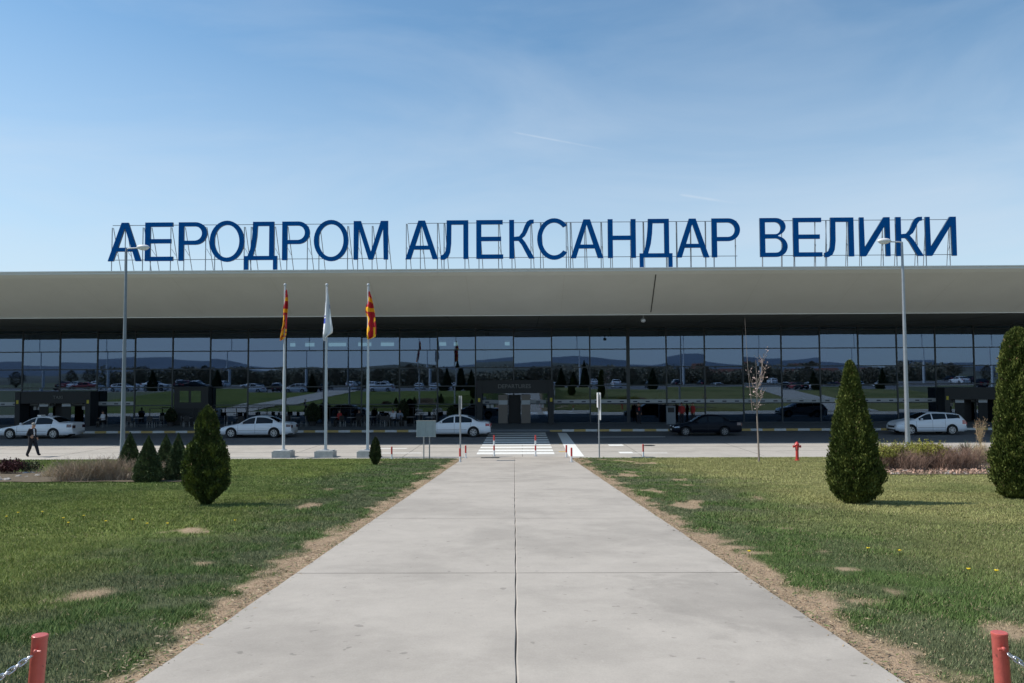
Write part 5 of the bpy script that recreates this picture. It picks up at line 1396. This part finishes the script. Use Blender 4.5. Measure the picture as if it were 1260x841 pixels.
# potted shrubs on the terrace
for i, (px, w, h) in enumerate(((385,.6,1.5),(496,.45,1.7),(556,.45,1.2),(210,.45,1.1))):
    p = onY(px, 518, 62.4)
    t = conifer('potted_shrub', ['dark potted shrub on the terrace between the left and middle flagpoles','tall dark potted shrub on the terrace left of the sign board','potted shrub on the terrace hidden by the bonnet of the saloon at the sign board','potted shrub on the terrace behind the conical spruces'][i], 'potted plant', 0, 0, 0, [(0,w*.5),(.2,w*.9),(.5,w),(.8,w*.7),(1,.05)], 2500, .10, (.028,.042,.02), 'potted shrubs on the terrace', .25, 70+i, at=(p.x, 62.4, .5), hgt=h)
    mb = MB(); mb.lathe([(.22,-.35),(.28,-.02),(.30,0),(.26,0),(.25,-.06),(0,-.06)], n=14); mb.build('pot', M['pot'], t, smooth=40)

# ------------------------------------------------------------------ what the glass mirrors: car park, lamps, trees, hills behind the viewer
def mir(px, Yo):       # world X for a mirrored thing seen at px
    return (px - 642) * (2 * G - Yo) / F
SIM = {}
for kind, paint, nm in (('sedan','car_white','white'),('wagon','car_silver','silver'),('dark','car_dark','dark'),('old','car_red','red')):
    SIM[nm] = [make_car(kind, 'mirrored_car', None, None, M[paint], (0,0,0), simple=True), False]
rng = random.Random(5)
spots = []
for px in (98, 122, 150, 186, 240, 310, 338, 366, 394, 470, 497): spots.append((mir(px, -14), -14, rng.choice(['white','silver','white','dark','red']), rng.uniform(-.06,.06) + (0 if rng.random() < .5 else math.pi)))
for px in (618, 652): spots.append((mir(px, -13), -13, 'silver' if px < 630 else 'white', 0))
for row, Yo in ((0,-26),(1,-36),(2,-52),(3,-68)):
    for k in range(22 if row < 2 else 14):
        px = rng.uniform(20, 1240); spots.append((mir(px, Yo), Yo, rng.choice(['white','silver','dark','dark','red','silver']), R(90) + rng.uniform(-.05,.05)))
placed = []
for x, y, nm, rz in spots:
    if any(abs(x - a) < (5.2 if abs(math.sin(rz)) < .5 else 2.6) and abs(y - b) < 4 for a, b in placed): continue
    placed.append((x, y)); s = SIM[nm]
    o = s[0] if not s[1] else s[0].copy()
    if s[1]: COL.objects.link(o)
    s[1] = True; o.name = 'parked_car'; o.location = (x, y, 1.93); o.rotation_euler = (0, 0, rz)
    tag(o, '%s car in the car park mirrored in the terminal glass' % nm, 'car', '%s cars in the mirrored car park' % nm)
lt = None
for px in (46, 130, 280, 378, 528, 711, 838, 933, 1046, 1130, 1215):
    x = mir(px, -50)
    if lt is None:
        lt = thing('car_park_lamp', 'tall pale mast lamp of the car park mirrored in the glass', 'street lamp', (x, -50, 1.93), 0, 'mast lamps of the mirrored car park')
        mb = MB(); mb.lathe([(.30,0),(.28,4.5),(.14,5.2),(.09,12.5)], n=10); mb.build('pole', M['pole_white'], lt, smooth=40)
        mb = MB(); mb.box(-1.1,1.1,-.1,.1,12.3,12.45); mb.ell((-1.0,0,12.3),(.4,.2,.12),8,5); mb.ell((1.0,0,12.3),(.4,.2,.12),8,5); mb.build('lamp_head', M['pole_grey'], lt)
    else: c = copy_tree(lt); c.location = (x, -50, 1.93)
first = None
for i, (px, h, Yo) in enumerate(((688,4.2,-5),(703,3.5,-5),(717,5.0,-4.5),(385,3.2,-5),(565,5.6,-11.2),(548,4.4,-11.2),(578,4.0,-11),(802,3.8,-10.8),(1000,3.6,-10.8),(265,3.6,-10.8),(183,3.4,-10.8),(1080,4,-10.8))):
    if first is None:
        first = conifer('conifer', 'dark conical conifer mirrored in the terminal glass', 'tree', 0, 0, 0, [(0,.3),(.05,.8),(.2,.9),(.6,.5),(1,.02)], 5000, .16, (.03,.045,.02), 'conifers mirrored in the glass', .2, 90, at=(mir(px,Yo), Yo, 1.9), hgt=4.0)
        c = first
    else: c = copy_tree(first); c.location = (mir(px, Yo), Yo, 1.9)
    c.scale = (1, 1, h / 4.0); c.rotation_euler = (0, 0, i * 1.3)
# round leafy trees beyond the car park
rnd = None
for i in range(26):
    px = 20 + i * 48 + rng.uniform(-15, 15); Yo = rng.uniform(-110, -98)
    if rnd is None:
        rnd = conifer('leafless_tree', 'brownish leafless tree beyond the car park mirrored in the glass', 'tree', 0, 0, 0, [(.12,.3),(.25,1.3),(.45,2.1),(.7,1.9),(.9,1.0),(1,.1)], 1500, .30, (.12,.105,.08), 'trees mirrored beyond the car park', .7, 95, at=(mir(px,Yo), Yo, 1.8), hgt=6.0)
        c = rnd
    else: c = copy_tree(rnd); c.location = (mir(px, Yo), Yo, 1.8)
    s = rng.uniform(.6, 1.15); c.scale = (s, s, s); c.rotation_euler = (0, 0, i * 1.3)
rg = np.random.default_rng(8); n = 60000
Xw = rg.uniform(-135, 135, n); Yw = -112 - 10 * rg.random(n); hw = 2.2 + 4.5 * fbm(Xw * .12, Yw * .1, 17, 4) + 1.5 * fbm(Xw * .6, Yw * .3, 19, 2)
P = np.stack([Xw, Yw, 1.8 + hw * rg.random(n)], 1)
V, T, C = leaf_cloud(P, rg.normal(0, 1, (n, 3)), .6, np.array([.19, .175, .13])[None] * (.5 + fbm(Xw * .3, Yw * .1, 33, 3))[:, None], rg)
tag(np_mesh('far_wood', V, T, C, M['leaf']), 'dark band of brownish woodland mirrored low in the terminal glass', 'woodland', kind='stuff')
# houses at the far side
for i, px in enumerate((860, 884, 905, 985, 1010, 1062)):
    x = mir(px, -170); w = 7 + i % 3 * 2
    t = thing('house', 'pale %s house mirrored in the right part of the glass' % ('low', 'gabled', 'wide')[i % 3], 'house', (x, -170 - i % 2 * 6, 1.8), 0, 'houses mirrored in the glass')
    mb = MB(); mb.box(-w/2, w/2, -4, 4, 0, 4.5); mb.build('wall', M['stone'], t)
    mb = MB(); mb.add([(-w/2-.4,-4.4,4.5),(w/2+.4,-4.4,4.5),(w/2+.4,4.4,4.5),(-w/2-.4,4.4,4.5),(-w/2-.4,0,6.8),(w/2+.4,0,6.8)], [(0,1,5,4),(2,3,4,5),(0,4,3),(1,2,5),(3,2,1,0)]); mb.build('roof', mat('brown_roof_tile', (.16,.07,.05), .8), t)
    for k in (-1, 0, 1):
        mb = MB(); mb.box(k*w/3.4-.5, k*w/3.4+.5, 4.0, 4.03, 1.3, 2.7); mb.build('window', M['car_glass'], t)
# hills
def ridge(name, dist, pts, m, seed, depth):
    rows = []; N = 160
    for j in range(9):
        row = []
        for i in range(N + 1):
            px = -300 + 1860 * i / N; x = (px - 642) * (2 * G + dist) / F
            top = interp(pts, px) ; hh = (466 - top) / F * (2 * G + dist) + EYE
            n = float(fbm(np.array(i * .35), np.array(j * .9), seed, 4)) - .5
            v = j / 8; prof_ = math.sin(min(1, v * 1.25) * math.pi / 2) if v < .8 else 1 - (v - .8) * 2
            row.append((x, -dist - depth * v, 1.0 + (hh - 1) * prof_ * (1 + .18 * n)))
        rows.append(row)
    mb = MB(); mb.grid([r[::-1] for r in rows]); return tag(mb.build(name, m, smooth=80), kind='structure')
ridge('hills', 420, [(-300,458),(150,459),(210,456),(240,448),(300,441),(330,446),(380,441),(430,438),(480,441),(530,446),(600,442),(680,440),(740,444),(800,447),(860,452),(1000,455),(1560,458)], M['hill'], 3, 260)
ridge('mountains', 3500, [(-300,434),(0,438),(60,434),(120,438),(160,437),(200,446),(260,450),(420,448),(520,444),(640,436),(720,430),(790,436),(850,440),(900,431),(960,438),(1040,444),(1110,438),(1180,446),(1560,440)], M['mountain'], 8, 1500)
